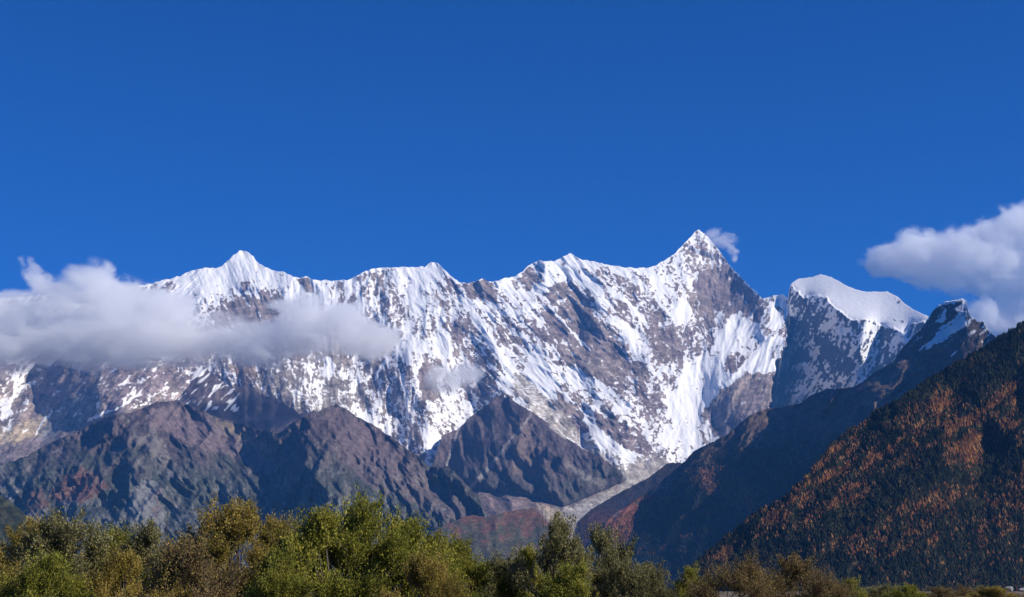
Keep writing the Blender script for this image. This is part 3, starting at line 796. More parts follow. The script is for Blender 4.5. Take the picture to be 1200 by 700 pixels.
# ------------------------------------------------------------------ far forest on the near hill
def foliage_mat(name, c1, c2, c3=None, trans=0.25):
    m, nt, out = new_mat(name)
    L = nt.links.new
    at = N(nt, 'ShaderNodeAttribute', attribute_name='tone')
    rp = N(nt, 'ShaderNodeValToRGB'); L(at.outputs['Fac'], rp.inputs['Fac'])
    rp.color_ramp.elements[0].color = (*c1, 1); rp.color_ramp.elements[1].color = (*c2, 1)
    if c3:
        e = rp.color_ramp.elements.new(0.5); e.color = (*c3, 1)
    d = N(nt, 'ShaderNodeBsdfDiffuse'); L(rp.outputs['Color'], d.inputs['Color'])
    t = N(nt, 'ShaderNodeBsdfTranslucent'); L(rp.outputs['Color'], t.inputs['Color'])
    mx = N(nt, 'ShaderNodeMixShader'); mx.inputs[0].default_value = trans
    L(d.outputs[0], mx.inputs[1]); L(t.outputs[0], mx.inputs[2]); L(mx.outputs[0], out.inputs['Surface'])
    return m
MAT_CONIFER = foliage_mat('conifer_needles', (0.014, 0.020, 0.014), (0.060, 0.056, 0.030), (0.024, 0.028, 0.018), trans=0.1)
MAT_LARCH = foliage_mat('larch_needles', (0.10, 0.055, 0.03), (0.38, 0.19, 0.075), (0.27, 0.11, 0.046), trans=0.25)

def cone_forest(name, P, Ht, Rd, tone, mat, rng):
    n = len(P); K = 5
    lv = [(0.05, 0.0, 1.0), (0.52, 1, 0.42), (0.40, 2, 0.72), (1.0, 3, 0.0)]
    ring = np.arange(K) * 2 * np.pi / K
    V = []
    rot = rng.rand(n)[:, None] * 6.28
    def ringv(zf, rf):
        a = ring[None] + rot
        r = Rd[:, None] * rf * (0.75 + 0.5 * rng.rand(n, K))
        return np.stack([P[:, None, 0] + r * np.cos(a), P[:, None, 1] + r * np.sin(a), P[:, None, 2] + Ht[:, None] * (zf + 0.06 * (rng.rand(n, K) - 0.5))], -1)
    lean = np.stack([rng.randn(n) * 0.03 * Ht, rng.randn(n) * 0.03 * Ht, Ht], -1)
    V = np.concatenate([ringv(0.08, 1.0), ringv(0.55, 0.32), ringv(0.42, 0.74), (P + lean)[:, None]], 1)   # K*3+1
    per = 3 * K + 1
    F = []
    for i in range(K):
        j = (i + 1) % K
        F += [[i, j, K + j], [i, K + j, K + i], [2 * K + i, 2 * K + j, 3 * K]]
    F = np.array(F)
    allF = (F[None] + (np.arange(n) * per)[:, None, None]).reshape(-1, 3)
    me = mesh_from(name, V.reshape(-1, 3), allF, smooth=False)
    set_attr(me, 'tone', np.repeat(tone, per), 'FLOAT')
    return link(name, me, mat)

rng = np.random.RandomState(4)
def scatter(X, Y, D, n, xr, yr, rng):
    """random spots on a terrain sheet"""
    P = world_at(X, Y, D)
    H, W = X.shape
    i = rng.rand(n) * (H - 1.01); j = rng.rand(n) * (W - 1.01)
    i0 = i.astype(int); j0 = j.astype(int); u = (i - i0)[:, None]; v = (j - j0)[:, None]
    p = (P[i0, j0] * (1 - u) + P[i0 + 1, j0] * u) * (1 - v) + (P[i0, j0 + 1] * (1 - u) + P[i0 + 1, j0 + 1] * u) * v
    px, py = X[i0, j0], Y[i0, j0]
    k = (px > xr[0]) & (px < xr[1]) & (py < yr)
    return p[k], px[k], py[k]
p, px, py = scatter(NX, NY, ND, 210000, (800, 1290), 694, rng)
o = orange_at(px, py)
o = np.maximum(o * np.clip(0.62 + 3.4 * fbm((px * 0.8 - py * 0.6) / 34, (px * 0.6 + py * 0.8) / 9, 961, 4), 0.03, 1), (0.02 + 0.07 * sstep(560, 640, py)) * np.clip(0.6 + 2.5 * fbm(px / 14, py / 10, 963, 3), 0, 2))
isor = rng.rand(len(p)) < o
sz = np.clip(np.exp(0.32 * rng.randn(len(p))) * (0.85 + 0.9 * fbm(px / 8, py / 8, 965, 2)), 0.35, 1.7)
for name, sel, hgt, rad, mat, lab in (
        ('conifer_forest', ~isor, 8.5, 2.5, MAT_CONIFER, 'dark evergreen forest covering the steep right-hand hillside'),
        ('larch_forest', isor, 8, 2.6, MAT_LARCH, 'orange autumn larches in bands on the right-hand hillside')):
    q = p[sel]; s_ = sz[sel]
    tone = np.clip(0.45 + 1.5 * fbm(px[sel] / 18, py[sel] / 18, 950, 3) + 0.28 * rng.randn(len(q)), 0, 1)
    fo = cone_forest(name, q - [0, 0, 2], hgt * s_, rad * s_ * (0.9 + 0.5 * rng.rand(len(q))), tone, mat, rng)
    tag(fo, lab, 'forest', kind='stuff')
# farther ridge: smaller trees in the same way
p, px, py = scatter(MX, MY, MD, 60000, (690, 1100), 690, rng)
om = np.maximum(poly_mask([(700,640),(706,622),(718,604),(745,586),(763,577),(760,600),(745,624),(730,640)], px, py, 5) * 0.9,
                poly_mask([(800,556),(830,545),(872,556),(890,585),(886,612),(868,604),(850,585),(820,572)], px, py, 10) * 0.65)
om = np.maximum(om, 0.22 * sstep(0.05, 0.3, fbm(px / 22, py / 16, 971, 3)))
t = py - TOP_MID(px)
keep = (t > 6 + 30 * rng.rand(len(p))) & (py > 505 + 50 * rng.rand(len(p)))
p, px, py, om = p[keep], px[keep], py[keep], om[keep]
isor = rng.rand(len(p)) < om
for name, sel, mat, lab in (('conifer_forest', ~isor, MAT_CONIFER, 'blue shaded evergreen forest on the long middle ridge'),
                            ('larch_forest', isor, MAT_LARCH, 'reddish larch stands on the left end of the middle ridge')):
    q = p[sel]; s_ = 0.7 + 0.6 * rng.rand(len(q))
    fo = cone_forest(name, q - [0, 0, 3], 20 * s_, 4.2 * s_, np.clip(0.45 + 0.25 * rng.randn(len(q)), 0, 1), mat, rng)
    tag(fo, lab, 'forest', kind='stuff')

# ------------------------------------------------------------------ foreground trees
def tube(pts, radii, K=5):
    pts = np.array(pts); V = []; F = []
    for i, p in enumerate(pts):
        d = pts[min(i + 1, len(pts) - 1)] - pts[max(i - 1, 0)]
        d = d / (np.linalg.norm(d) + 1e-9)
        a = np.cross(d, [0.3, 0.9, 0.1]); a /= np.linalg.norm(a) + 1e-9
        b = np.cross(d, a)
        for k in range(K):
            th = 2 * math.pi * k / K
            V.append(p + radii[i] * (math.cos(th) * a + math.sin(th) * b))
    for i in range(len(pts) - 1):
        for k in range(K):
            k2 = (k + 1) % K
            F.append([i * K + k, i * K + k2, (i + 1) * K + k2, (i + 1) * K + k])
    return V, F

m, nt, out = new_mat('bark')
bs = N(nt, 'ShaderNodeBsdfPrincipled'); nt.links.new(bs.outputs[0], out.inputs['Surface']); bs.inputs['Roughness'].default_value = 0.9
geo = N(nt, 'ShaderNodeNewGeometry'); nz = N(nt, 'ShaderNodeTexNoise'); nz.inputs['Scale'].default_value = 9
nt.links.new(geo.outputs['Position'], nz.inputs['Vector'])
rp = N(nt, 'ShaderNodeValToRGB'); nt.links.new(nz.outputs['Fac'], rp.inputs['Fac'])
rp.color_ramp.elements[0].color = (0.05, 0.04, 0.03, 1); rp.color_ramp.elements[1].color = (0.17, 0.14, 0.11, 1)
nt.links.new(rp.outputs['Color'], bs.inputs['Base Color'])
MAT_BARK = m
GREEN = foliage_mat('green_leaves', (0.055, 0.066, 0.012), (0.52, 0.46, 0.09), (0.27, 0.27, 0.045), 0.38)
YGREEN = foliage_mat('yellowing_leaves', (0.09, 0.078, 0.022), (0.58, 0.42, 0.12), (0.32, 0.25, 0.055), 0.38)
PALE = foliage_mat('pale_olive_leaves', (0.09, 0.088, 0.04), (0.46, 0.42, 0.20), (0.24, 0.22, 0.09), 0.35)
RUSTY = foliage_mat('rusty_leaves', (0.09, 0.068, 0.035), (0.42, 0.29, 0.11), (0.24, 0.175, 0.07), 0.3)

def make_tree(seed, h, w, nleaf, mat, leaf=0.085, bare=0.0, clumps=26):
    """branching tree in its own coordinates: trunk mesh + crown mesh of leaves set along the twigs"""
    r = np.random.RandomState(seed)
    TV, TF = [], []
    def add(pts, rad, K=5):
        V, F = tube(pts, rad, K); b = len(TV)
        TV.extend(V); TF.extend([[i + b for i in f] for f in F])
    # trunk
    th = h * 0.28
    add([(0, 0, -0.2), (0.05 * w * r.randn() * .3, 0, th * 0.5), (0.1 * r.randn(), 0.1 * r.randn(), th), (0.1 * r.randn(), 0.1 * r.randn(), h * 0.5)], [0.05 * h * 0.5, 0.04 * h * 0.5, 0.035 * h * 0.5, 0.012 * h], 7)
    # clump centres spread through the crown's volume
    cl = []
    while len(cl) < clumps:
        a = r.rand() * 2 * math.pi; rr = r.rand() ** 0.55; z = r.rand()
        prof = math.sin(math.pi * min(1, 0.12 + 0.88 * z) ** 0.8) ** 0.6 if z < 0.97 else 0.25
        c = np.array([math.cos(a) * rr * w * 0.5 * prof, math.sin(a) * rr * w * 0.5 * prof, h * (0.12 + 0.80 * z * (1 - 0.25 * rr * rr))])
        if rr > 0.35 or z > 0.6: cl.append(c)
    twp, twd, twc = [], [], []
    for ci, c in enumerate(cl):
        z0 = max(0.12 * h, min(th * 1.4, c[2] * 0.5))
        p0 = np.array([0, 0, z0]); midp = p0 * 0.45 + c * 0.55 + np.array([0, 0, -0.03 * h]) + r.randn(3) * 0.06 * w
        add([p0, midp, c], [0.012 * h, 0.007 * h, 0.003 * h], 4)
        size = (0.17 + 0.10 * r.rand()) * w * 0.62
        nt_ = 26
        for k in range(nt_):
            d = r.randn(3); d[2] = abs(d[2]) * 0.9 + 0.25; d /= np.linalg.norm(d)
            out_ = (c - np.array([0, 0, h * 0.45])); out_ /= np.linalg.norm(out_) + 1e-6
            d = d + out_ * 0.55; d /= np.linalg.norm(d)
            ln = size * (0.55 + 0.75 * r.rand())
            s0 = c + r.randn(3) * size * 0.28
            e = s0 + d * ln
            if True: add([s0, (s0 + e) / 2 + r.randn(3) * 0.03 * ln, e], [0.0035 * h, 0.0025 * h, 0.001 * h], 3)
            twp.append(s0); twd.append(e - s0); twc.append(ci)
    twp = np.array(twp); twd = np.array(twd); twc = np.array(twc)
    if bare:     # leafless twigs standing out of the top
        for k in range(int(bare)):
            b = np.array([r.randn() * 0.12 * w, r.randn() * 0.12 * w, h * 0.86]); e = b + np.array([r.randn() * 0.16, r.randn() * 0.16, h * (0.08 + 0.12 * r.rand())])
            add([b, (b + e) / 2 + r.randn(3) * 0.02, e], [0.02, 0.012, 0.004], 3)
    k = r.randint(0, len(twp), nleaf)
    f = r.rand(nleaf) ** 0.8
    L = np.linalg.norm(twd[k], axis=1)[:, None]
    pos = twp[k] + twd[k] * f[:, None] + r.randn(nleaf, 3) * L * (0.10 + 0.04 * r.rand(nleaf, 1))
    pos[:, 2] = np.maximum(pos[:, 2], 0.05 + 0.1 * r.rand(nleaf))
    ax = twd[k] / L + r.randn(nleaf, 3) * 0.55; ax /= np.linalg.norm(ax, axis=1)[:, None]
    sd = np.cross(ax, r.randn(nleaf, 3)); sd /= np.linalg.norm(sd, axis=1)[:, None]
    ll = (leaf * (0.6 + 0.8 * r.rand(nleaf)))[:, None]
    a = pos; b = pos + ax * ll * 0.5 + sd * ll * 0.27; c = pos + ax * ll; d = pos + ax * ll * 0.5 - sd * ll * 0.27
    V = np.stack([a, b, c, d], 1).reshape(-1, 3)
    F = np.arange(nleaf * 4).reshape(-1, 4)
    crown = mesh_from('crown', V, F, smooth=False)
    ct = r.rand(len(cl))
    tone = np.clip(0.18 + 0.45 * ct[twc[k]] + 0.22 * r.randn(nleaf) + 0.12 * (pos[:, 2] / h), 0, 1)
    set_attr(crown, 'tone', np.repeat(tone, 4), 'FLOAT')
    crown.materials.append(mat)
    trunk = mesh_from('trunk', TV, TF)
    trunk.materials.append(MAT_BARK)
    trunk['top'] = float(np.percentile(pos[:, 2], 99.93))
    return trunk, crown

KINDS = {
 'green':  [make_tree(101, 5.4, 6.6, 80000, GREEN, 0.105, bare=9, clumps=34), make_tree(102, 4.6, 6.2, 72000, GREEN, 0.105, clumps=30)],
 'yellow': [make_tree(103, 5.2, 6.0, 66000, YGREEN, 0.095, bare=3, clumps=32), make_tree(104, 4.8, 6.4, 66000, YGREEN, 0.095, clumps=30)],
 'pale':   [make_tree(105, 5.0, 5.0, 38000, PALE, 0.095, bare=6, clumps=24), make_tree(106, 4.6, 5.4, 52000, PALE, 0.095, clumps=28)],
 'rusty':  [make_tree(107, 4.4, 6.0, 36000, RUSTY, 0.085, bare=3, clumps=32), make_tree(108, 3.8, 5.0, 26000, RUSTY, 0.085, clumps=24)],
}
H0 = {'green': (5.4, 4.6), 'yellow': (5.2, 4.8), 'pale': (5.0, 4.6), 'rusty': (4.4, 3.8)}
def plant(name, px, dist, top_y, kind, var, rot, label, cat='tree', wide=1.0, group='trees along the near bank'):
    """stand a tree at distance dist so that its crown reaches the height seen at top_y"""
    tr, cr = KINDS[kind][var]
    root = bpy.data.objects.new(name, None); COL.objects.link(root)
    x = (px - CX) / FPX * dist * 1.0
    ztop = EYE + dist * (HORIZON - top_y) / FPX
    s = max(0.3, ztop / tr['top'])
    root.location = (x, dist, 0); root.rotation_euler = (0, 0, rot); root.scale = (s * wide, s * wide, s)
    t = bpy.data.objects.new('trunk', tr); c = bpy.data.objects.new('crown', cr)
    for q in (t, c): COL.objects.link(q); q.parent = root
    tag(root, label, cat, group)
    return root

TREES = [
 # px, dist, top, kind, var, rot, wide, label
 (-30, 50, 624, 'yellow', 0, 0.4, 0.9, 'yellow green tree cut off by the left edge of the frame'),
 (44, 62, 608, 'yellow', 1, 2.4, 0.75, 'second tree from the left, yellowish, beside the dark slope'),
 (88, 60, 603, 'pale', 1, 1.0, 0.85, 'olive tree left of the grey cliff with a rounded top'),
 (138, 66, 619, 'green', 1, 4.1, 0.75, 'low green tree in the dip between two rounded olive crowns'),
 (186, 64, 614, 'pale', 0, 0.2, 0.8, 'thin pale tree just left of the big golden crown'),
 (274, 60, 588, 'yellow', 0, 5.2, 0.82, 'broad golden olive tree below the left foothill summit'),
 (326, 64, 606, 'yellow', 1, 3.0, 0.72, 'golden tree whose crown touches the tallest green tree'),
 (232, 50, 630, 'rusty', 1, 1.3, 0.8, 'low brownish tree in front of the broad golden crown'),
 (385, 54, 596, 'green', 1, 0.8, 0.76, 'dense green tree on the left flank of the tallest crown'),
 (433, 56, 583, 'green', 0, 2.2, 0.78, 'tallest dense green tree with bare twigs standing out of its top'),
 (482, 58, 606, 'green', 1, 5.4, 0.78, 'green tree stepping down on the right of the tallest crown'),
 (532, 62, 630, 'green', 0, 3.6, 0.82, 'low broad green tree below the red hill'),
 (590, 66, 650, 'pale', 1, 0.9, 0.85, 'loose olive tree left of the thin pointed crown'),
 (620, 62, 640, 'green', 1, 0.9, 0.6, 'small rounded green tree tucked under the thin pointed crown'),
 (648, 60, 604, 'pale', 0, 2.9, 0.62, 'thin see-through tree with a pointed top below the gravel fan'),
 (704, 64, 618, 'pale', 0, 4.6, 0.78, 'sparse brownish olive tree right of the gravel fan'),
 (668, 50, 660, 'green', 1, 1.9, 0.8, 'low green tree in front of the two sparse crowns at centre'),
 (742, 60, 652, 'pale', 1, 5.9, 0.8, 'pale rounded tree beside the gap in the tree line'),
 (808, 72, 664, 'green', 1, 0.1, 0.6, 'small green tree right of the gap in the tree line'),
 (862, 64, 648, 'rusty', 0, 1.2, 0.9, 'broad golden brown tree below the foot of the forested hill'),
 (920, 66, 650, 'rusty', 1, 3.9, 0.85, 'rusty brown tree at the right end of the tree line'),
 (962, 60, 666, 'rusty', 0, 5.1, 0.7, 'last low brown tree before the open scrub on the right'),
 (60, 44, 648, 'green', 1, 3.3, 0.8, 'low green tree in front of the yellowish trees at far left'),
 (150, 46, 645, 'yellow', 1, 0.3, 0.8, 'low yellow tree in front of the dip at left'),
 (330, 46, 645, 'green', 0, 4.0, 0.7, 'low green tree in front of the golden crowns'),
 (500, 46, 650, 'yellow', 0, 2.0, 0.8, 'low yellow green tree in front of the stepped green crowns'),
]
for (px_, d_, ty_, kd, vr, rt, wd, lab) in TREES:
    plant('tree', px_, d_, ty_, kd, vr, rt, lab, wide=wd)
SHRUBS = [
 (992, 90, 678, 'green', 1, 0.5, 0.8, 'small green bush standing at the left end of the open scrub'),
 (1025, 110, 684, 'pale', 1, 1.5, 1.2, 'grey green bush second from the left in the open scrub'),
 (1052, 100, 685, 'green', 1, 2.5, 1.2, 'bright olive bush in the scrub below the forested hill'),
 (1090, 130, 687, 'rusty', 1, 3.5, 1.6, 'brown bush in the middle of the open scrub'),
 (1122, 140, 684, 'rusty', 0, 4.5, 1.0, 'reddish brown bush left of the golden grass'),
 (1155, 120, 687, 'yellow', 1, 5.5, 1.9, 'broad golden bush near the pale stones'),
]
for (px_, d_, ty_, kd, vr, rt, wd, lab) in SHRUBS:
    plant('bush', px_, d_, ty_, kd, vr, rt, lab, 'bush', wd, 'bushes on the open flat at right')

# low scrub covering the flat: uncountable
r = np.random.RandomState(77)
nq = 60000
cx0 = (r.rand(4200) * 1.5 - 0.35); cyd = 70 + 330 * r.rand(4200)
cxx = (960 + 330 * r.rand(4200) - CX) / FPX * cyd
chh = (0.5 + 1.1 * r.rand(4200))
kk = r.randint(0, 4200, nq)
pos = np.stack([cxx[kk] + r.randn(nq) * 0.8, cyd[kk] + r.randn(nq) * 0.8, np.abs(r.rand(nq) ** 0.7) * chh[kk]], -1)
ax = r.randn(nq, 3) * 0.5 + [0, 0, 0.9]; ax /= np.linalg.norm(ax, axis=1)[:, None]
sd = np.cross(ax, r.randn(nq, 3)); sd /= np.linalg.norm(sd, axis=1)[:, None]
ll = (0.14 + 0.14 * r.rand(nq))[:, None]
V = np.stack([pos, pos + ax * ll * .5 + sd * ll * .3, pos + ax * ll, pos + ax * ll * .5 - sd * ll * .3], 1).reshape(-1, 3)
me = mesh_from('scrub', V, np.arange(nq * 4).reshape(-1, 4), smooth=False)
tn = np.clip(r.rand(4200)[kk] + 0.15 * r.randn(nq), 0, 1)
set_attr(me, 'tone', np.repeat(tn, 4), 'FLOAT')
sc = link('scrub', me, RUSTY); tag(sc, 'low brown and olive scrub on the open flat at right', 'scrub', kind='stuff')

# ------------------------------------------------------------------ pale boulders on the open flat at right
m, nt, out = new_mat('pale_stone')
bs = N(nt, 'ShaderNodeBsdfPrincipled'); nt.links.new(bs.outputs[0], out.inputs['Surface']); bs.inputs['Roughness'].default_value = 0.9
nz = N(nt, 'ShaderNodeTexNoise'); nz.inputs['Scale'].default_value = 3
rp = N(nt, 'ShaderNodeValToRGB'); nt.links.new(nz.outputs['Fac'], rp.inputs['Fac'])
rp.color_ramp.elements[0].color = (0.22, 0.21, 0.20, 1); rp.color_ramp.elements[1].color = (0.34, 0.33, 0.32, 1)
nt.links.new(rp.outputs['Color'], bs.inputs['Base Color'])
MAT_STONE = m
import bmesh
def boulder(px, py, dist, size, seed, label):
    bm = bmesh.new(); bmesh.ops.create_icosphere(bm, subdivisions=3, radius=1)
    r = np.random.RandomState(seed); dirs = r.randn(9, 3); dirs /= np.linalg.norm(dirs, axis=1)[:, None]
    for v in bm.verts:
        c = np.array(v.co); k = 1.0
        for d in dirs: k = min(k, 0.74 / max(0.05, c @ d))
        c = c * k; v.co = (c[0] * size, c[1] * size * 0.8, c[2] * size * 0.6)
    me = bpy.data.meshes.new('boulder'); bm.to_mesh(me); bm.free()
    o = link('boulder', me, MAT_STONE)
    o.location = ((px - CX) / FPX * dist, dist, EYE + dist * (HORIZON - py) / FPX)
    tag(o, label, 'boulder', 'pale boulders on the open flat')
boulder(1172, 690.5, 180, 0.6, 1, 'pale boulder beside the broad golden bush, left of the pair')
boulder(1186, 691.5, 170, 0.45, 2, 'smaller pale boulder nearest the right edge of the frame')

# ------------------------------------------------------------------ parked car, only its roof shows in the gap of the trees
def simple_mat(name, col, rough=0.5, metal=0.0):
    m, nt, out = new_mat(name); bs = N(nt, 'ShaderNodeBsdfPrincipled'); nt.links.new(bs.outputs[0], out.inputs['Surface'])
    nz = N(nt, 'ShaderNodeTexNoise'); nz.inputs['Scale'].default_value = 4
    mr = N(nt, 'ShaderNodeMapRange'); mr.inputs['To Min'].default_value = 0.85; mr.inputs['To Max'].default_value = 1.05
    sc_ = N(nt, 'ShaderNodeVectorMath', operation='SCALE'); sc_.inputs[0].default_value = col
    nt.links.new(nz.outputs['Fac'], mr.inputs['Value']); nt.links.new(mr.outputs[0], sc_.inputs['Scale']); nt.links.new(sc_.outputs[0], bs.inputs['Base Color'])
    bs.inputs['Roughness'].default_value = rough; bs.inputs['Metallic'].default_value = metal
    return m
PAINT = simple_mat('white_paint', (0.72, 0.76, 0.75), 0.35); GLASS = simple_mat('dark_glass', (0.02, 0.025, 0.03), 0.1); TYRE = simple_mat('tyre_rubber', (0.02, 0.02, 0.02), 0.8)
car = bpy.data.objects.new('parked_car', None); COL.objects.link(car)
dist = 185.0; car.location = ((795 - CX) / FPX * dist, dist, 0.0); car.rotation_euler = (0, 0, 0.15)
tag(car, 'pale car parked in the gap of the tree line, only its roof showing', 'car')
def loft(name, secs, mat, bev=0.05):
    """secs: (y, half width bottom, half width top, z bottom, z top)"""
    bm = bmesh.new(); rings = []
    for (y, wb, wt, zb, zt) in secs:
        rings.append([bm.verts.new((x, y, z)) for x, z in ((-wb, zb), (wb, zb), (wb, (zb + zt) / 2), (wt, zt), (-wt, zt), (-wb, (zb + zt) / 2))])
    for a, b in zip(rings[:-1], rings[1:]):
        for i in range(6): bm.faces.new((a[i], a[(i + 1) % 6], b[(i + 1) % 6], b[i]))
    bm.faces.new(rings[0][::-1]); bm.faces.new(rings[-1])
    bmesh.ops.recalc_face_normals(bm, faces=bm.faces)
    bmesh.ops.bevel(bm, geom=bm.edges, offset=bev, segments=2, affect='EDGES')
    me = bpy.data.meshes.new(name); bm.to_mesh(me); bm.free()
    return link(name, me, mat, car)
loft('body', [(-2.2, .80, .72, .35, .80), (-1.9, .88, .80, .28, .95), (1.0, .90, .84, .28, .98), (2.0, .86, .76, .28, .88), (2.25, .74, .62, .38, .72)], PAINT)
loft('window', [(-1.75, .78, .66, .96, 1.02), (-1.15, .80, .62, .96, 1.40), (0.35, .80, .62, .96, 1.42), (1.15, .76, .66, .94, 1.0)], GLASS, 0.03)
loft('roof', [(-1.22, .60, .54, 1.38, 1.45), (-0.4, .66, .60, 1.41, 1.50), (0.42, .62, .54, 1.40, 1.46)], PAINT, 0.02)
for sx in (-0.82, 0.82):
    for yy in (-1.4, 1.35):
        bm = bmesh.new(); bmesh.ops.create_cone(bm, cap_ends=True, segments=24, radius1=0.33, radius2=0.33, depth=0.22)
        me = bpy.data.meshes.new('wheel'); bm.to_mesh(me); bm.free()
        o = link('wheel', me, TYRE, car); o.location = (sx, yy, 0.33); o.rotation_euler = (0, math.pi / 2, 0)

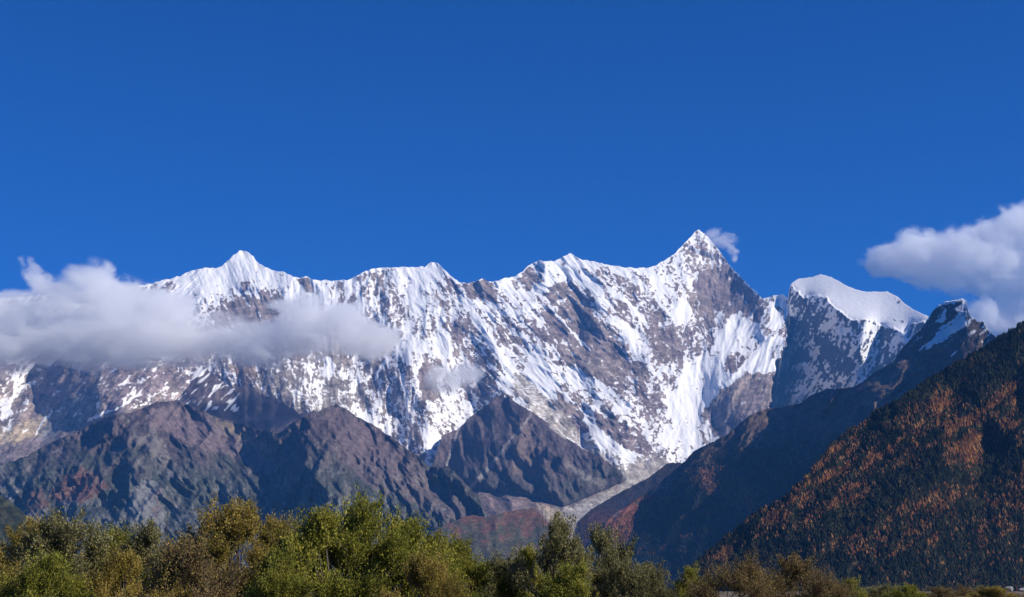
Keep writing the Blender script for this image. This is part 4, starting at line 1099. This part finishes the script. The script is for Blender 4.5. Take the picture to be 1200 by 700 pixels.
# ------------------------------------------------------------------ clouds: real volumes
def cloud(name, blobs, D, depth_r, dens, label, nscale=1 / 420.0, edge=0.9, seed=0.0, colr=(1, 1, 1), thresh=0.32, soft=0.35, emax=1.35, vox=60, squash=1.0):
    C_, R_ = [], []
    for b in blobs:
        bx, by, rx, ry = b[:4]; dd = b[4] if len(b) > 4 else 0
        c = world_at(np.array(float(bx)), np.array(float(by)), np.array(D + dd))
        mp = D / FPX * 1.0
        C_.append(c); R_.append((rx * mp, depth_r * (0.6 + 0.4 * min(1, ry / 30)), ry * mp))
    O = np.mean(C_, 0)
    bm = bmesh.new()
    for c, rr in zip(C_, R_):
        res = bmesh.ops.create_icosphere(bm, subdivisions=3, radius=1.0)
        for v in res['verts']:
            v.co = Vector([v.co[i] * rr[i] * emax + c[i] - O[i] for i in range(3)])
    me = bpy.data.meshes.new(name); bm.to_mesh(me); bm.free()
    o = bpy.data.objects.new(name, me); COL.objects.link(o); o.location = O
    md = o.modifiers.new('union', 'REMESH'); md.mode = 'VOXEL'; md.voxel_size = vox
    dg = bpy.context.evaluated_depsgraph_get(); dg.update()
    me2 = bpy.data.meshes.new_from_object(o.evaluated_get(dg))
    o.modifiers.clear(); o.data = me2; me2.name = name
    m, nt, out = new_mat(name + '_vapour')
    L = nt.links.new
    geo = N(nt, 'ShaderNodeNewGeometry')
    # domain warp + billow noise
    ns = N(nt, 'ShaderNodeTexNoise'); ns.inputs['Scale'].default_value = nscale; ns.inputs['Detail'].default_value = 10; ns.inputs['Roughness'].default_value = 0.66; ns.inputs['Distortion'].default_value = 0.6
    of = N(nt, 'ShaderNodeVectorMath', operation='ADD'); of.inputs[1].default_value = (seed * 991, seed * 373, seed * 77)
    L(geo.outputs['Position'], of.inputs[0])
    mpn = N(nt, 'ShaderNodeVectorMath', operation='MULTIPLY'); mpn.inputs[1].default_value = (1, 1, squash)
    L(of.outputs[0], mpn.inputs[0]); L(mpn.outputs[0], ns.inputs['Vector'])
    acc = None
    for c, rr in zip(C_, R_):
        s1 = N(nt, 'ShaderNodeVectorMath', operation='SUBTRACT'); s1.inputs[1].default_value = tuple(c)
        L(geo.outputs['Position'], s1.inputs[0])
        s2 = N(nt, 'ShaderNodeVectorMath', operation='MULTIPLY'); s2.inputs[1].default_value = (1 / rr[0], 1 / rr[1], 1 / rr[2])
        L(s1.outputs[0], s2.inputs[0])
        ln = N(nt, 'ShaderNodeVectorMath', operation='LENGTH'); L(s2.outputs[0], ln.inputs[0])
        if acc is None: acc = ln.outputs['Value']
        else:
            mn = N(nt, 'ShaderNodeMath', operation='SMOOTH_MIN'); mn.inputs[2].default_value = 0.35
            L(acc, mn.inputs[0]); L(ln.outputs['Value'], mn.inputs[1]); acc = mn.outputs[0]
    # field = 1 - distance + (noise-0.5)*edge
    inv = N(nt, 'ShaderNodeMath', operation='SUBTRACT'); inv.inputs[0].default_value = 1.0; L(acc, inv.inputs[1])
    nm = N(nt, 'ShaderNodeMath', operation='MULTIPLY_ADD'); nm.inputs[1].default_value = edge * 2; nm.inputs[2].default_value = -edge
    L(ns.outputs['Fac'], nm.inputs[0])
    sm = N(nt, 'ShaderNodeMath', operation='ADD'); L(inv.outputs[0], sm.inputs[0]); L(nm.outputs[0], sm.inputs[1])
    mr = N(nt, 'ShaderNodeMapRange', interpolation_type='SMOOTHSTEP')
    mr.inputs['From Min'].default_value = thresh - 0.32; mr.inputs['From Max'].default_value = thresh - 0.32 + soft; mr.inputs['To Max'].default_value = dens
    L(sm.outputs[0], mr.inputs['Value'])
    fade = N(nt, 'ShaderNodeMapRange'); fade.inputs['From Min'].default_value = emax * 0.98; fade.inputs['From Max'].default_value = emax * 0.8
    L(acc, fade.inputs['Value'])
    ml = N(nt, 'ShaderNodeMath', operation='MULTIPLY'); L(mr.outputs[0], ml.inputs[0]); L(fade.outputs[0], ml.inputs[1])
    pv = N(nt, 'ShaderNodeVolumePrincipled'); pv.inputs['Color'].default_value = (*colr, 1); pv.inputs['Anisotropy'].default_value = 0.1
    L(ml.outputs[0], pv.inputs['Density']); L(pv.outputs[0], out.inputs['Volume'])
    me2.materials.clear(); me2.materials.append(m)
    for p_ in me2.polygons: p_.use_smooth = True
    tag(o, label, 'cloud', 'clouds')
    return o

cloud('cloud', [(-90,395,110,52),(20,384,62,38),(20,402,90,32),(110,408,80,28),(42,324,9,17),(82,346,32,20),(110,334,30,26),(140,354,38,26),(120,390,95,40),(190,362,46,26),(215,396,70,32),(290,402,70,27),(360,384,52,38),(405,378,40,30),(430,396,42,24)],
      13600, 560, 0.0058, 'broad grey cloud bank hanging across the mountains at left', seed=1, nscale=1 / 430, edge=1.75, squash=1.8, soft=0.36, thresh=0.34)
cloud('cloud', [(1036,308,30,19),(1075,301,42,30),(1120,306,60,38),(1165,295,50,36),(1205,285,60,42),(1185,325,70,34),(1280,305,90,70),(1165,378,55,30),(1210,380,60,34)],
      27000, 900, 0.0034, 'large pale cloud standing above the right-hand ridge', seed=2, nscale=1 / 620, edge=1.5, vox=110, squash=1.2, soft=0.25)
cloud('cloud', [(836,275,17,8),(848,282,17,11),(858,292,9,9),(861,303,5,6)],
      18800, 110, 0.008, 'small wisp of cloud blowing off the highest peak', seed=3, nscale=1 / 120, edge=1.7, soft=0.8, thresh=0.25, vox=14)
cloud('cloud', [(528,446,30,16),(545,440,22,14),(512,438,18,10)],
      14500, 260, 0.005, 'little patch of mist in front of the snow face at centre', seed=4, nscale=1 / 180, edge=1.8, vox=30)

# ------------------------------------------------------------------ the air between
m, nt, out = new_mat('haze_air')
pv = N(nt, 'ShaderNodeVolumePrincipled')
pv.inputs['Color'].default_value = (0.11, 0.40, 1.0, 1)
pv.inputs['Density'].default_value = 1.6e-5
pv.inputs['Anisotropy'].default_value = 0.0
nt.links.new(pv.outputs[0], out.inputs['Volume'])
bm = bmesh.new(); bmesh.ops.create_cube(bm, size=1.0)
me = bpy.data.meshes.new('haze'); bm.to_mesh(me); bm.free()
hz = link('haze', me, m)
hz.scale = (62000, 34500, 6000); hz.location = (0, 34500 / 2 - 3500, 6000 / 2 - 80)
tag(hz, 'thin blue air between the viewer and the mountains', 'haze', kind='stuff')
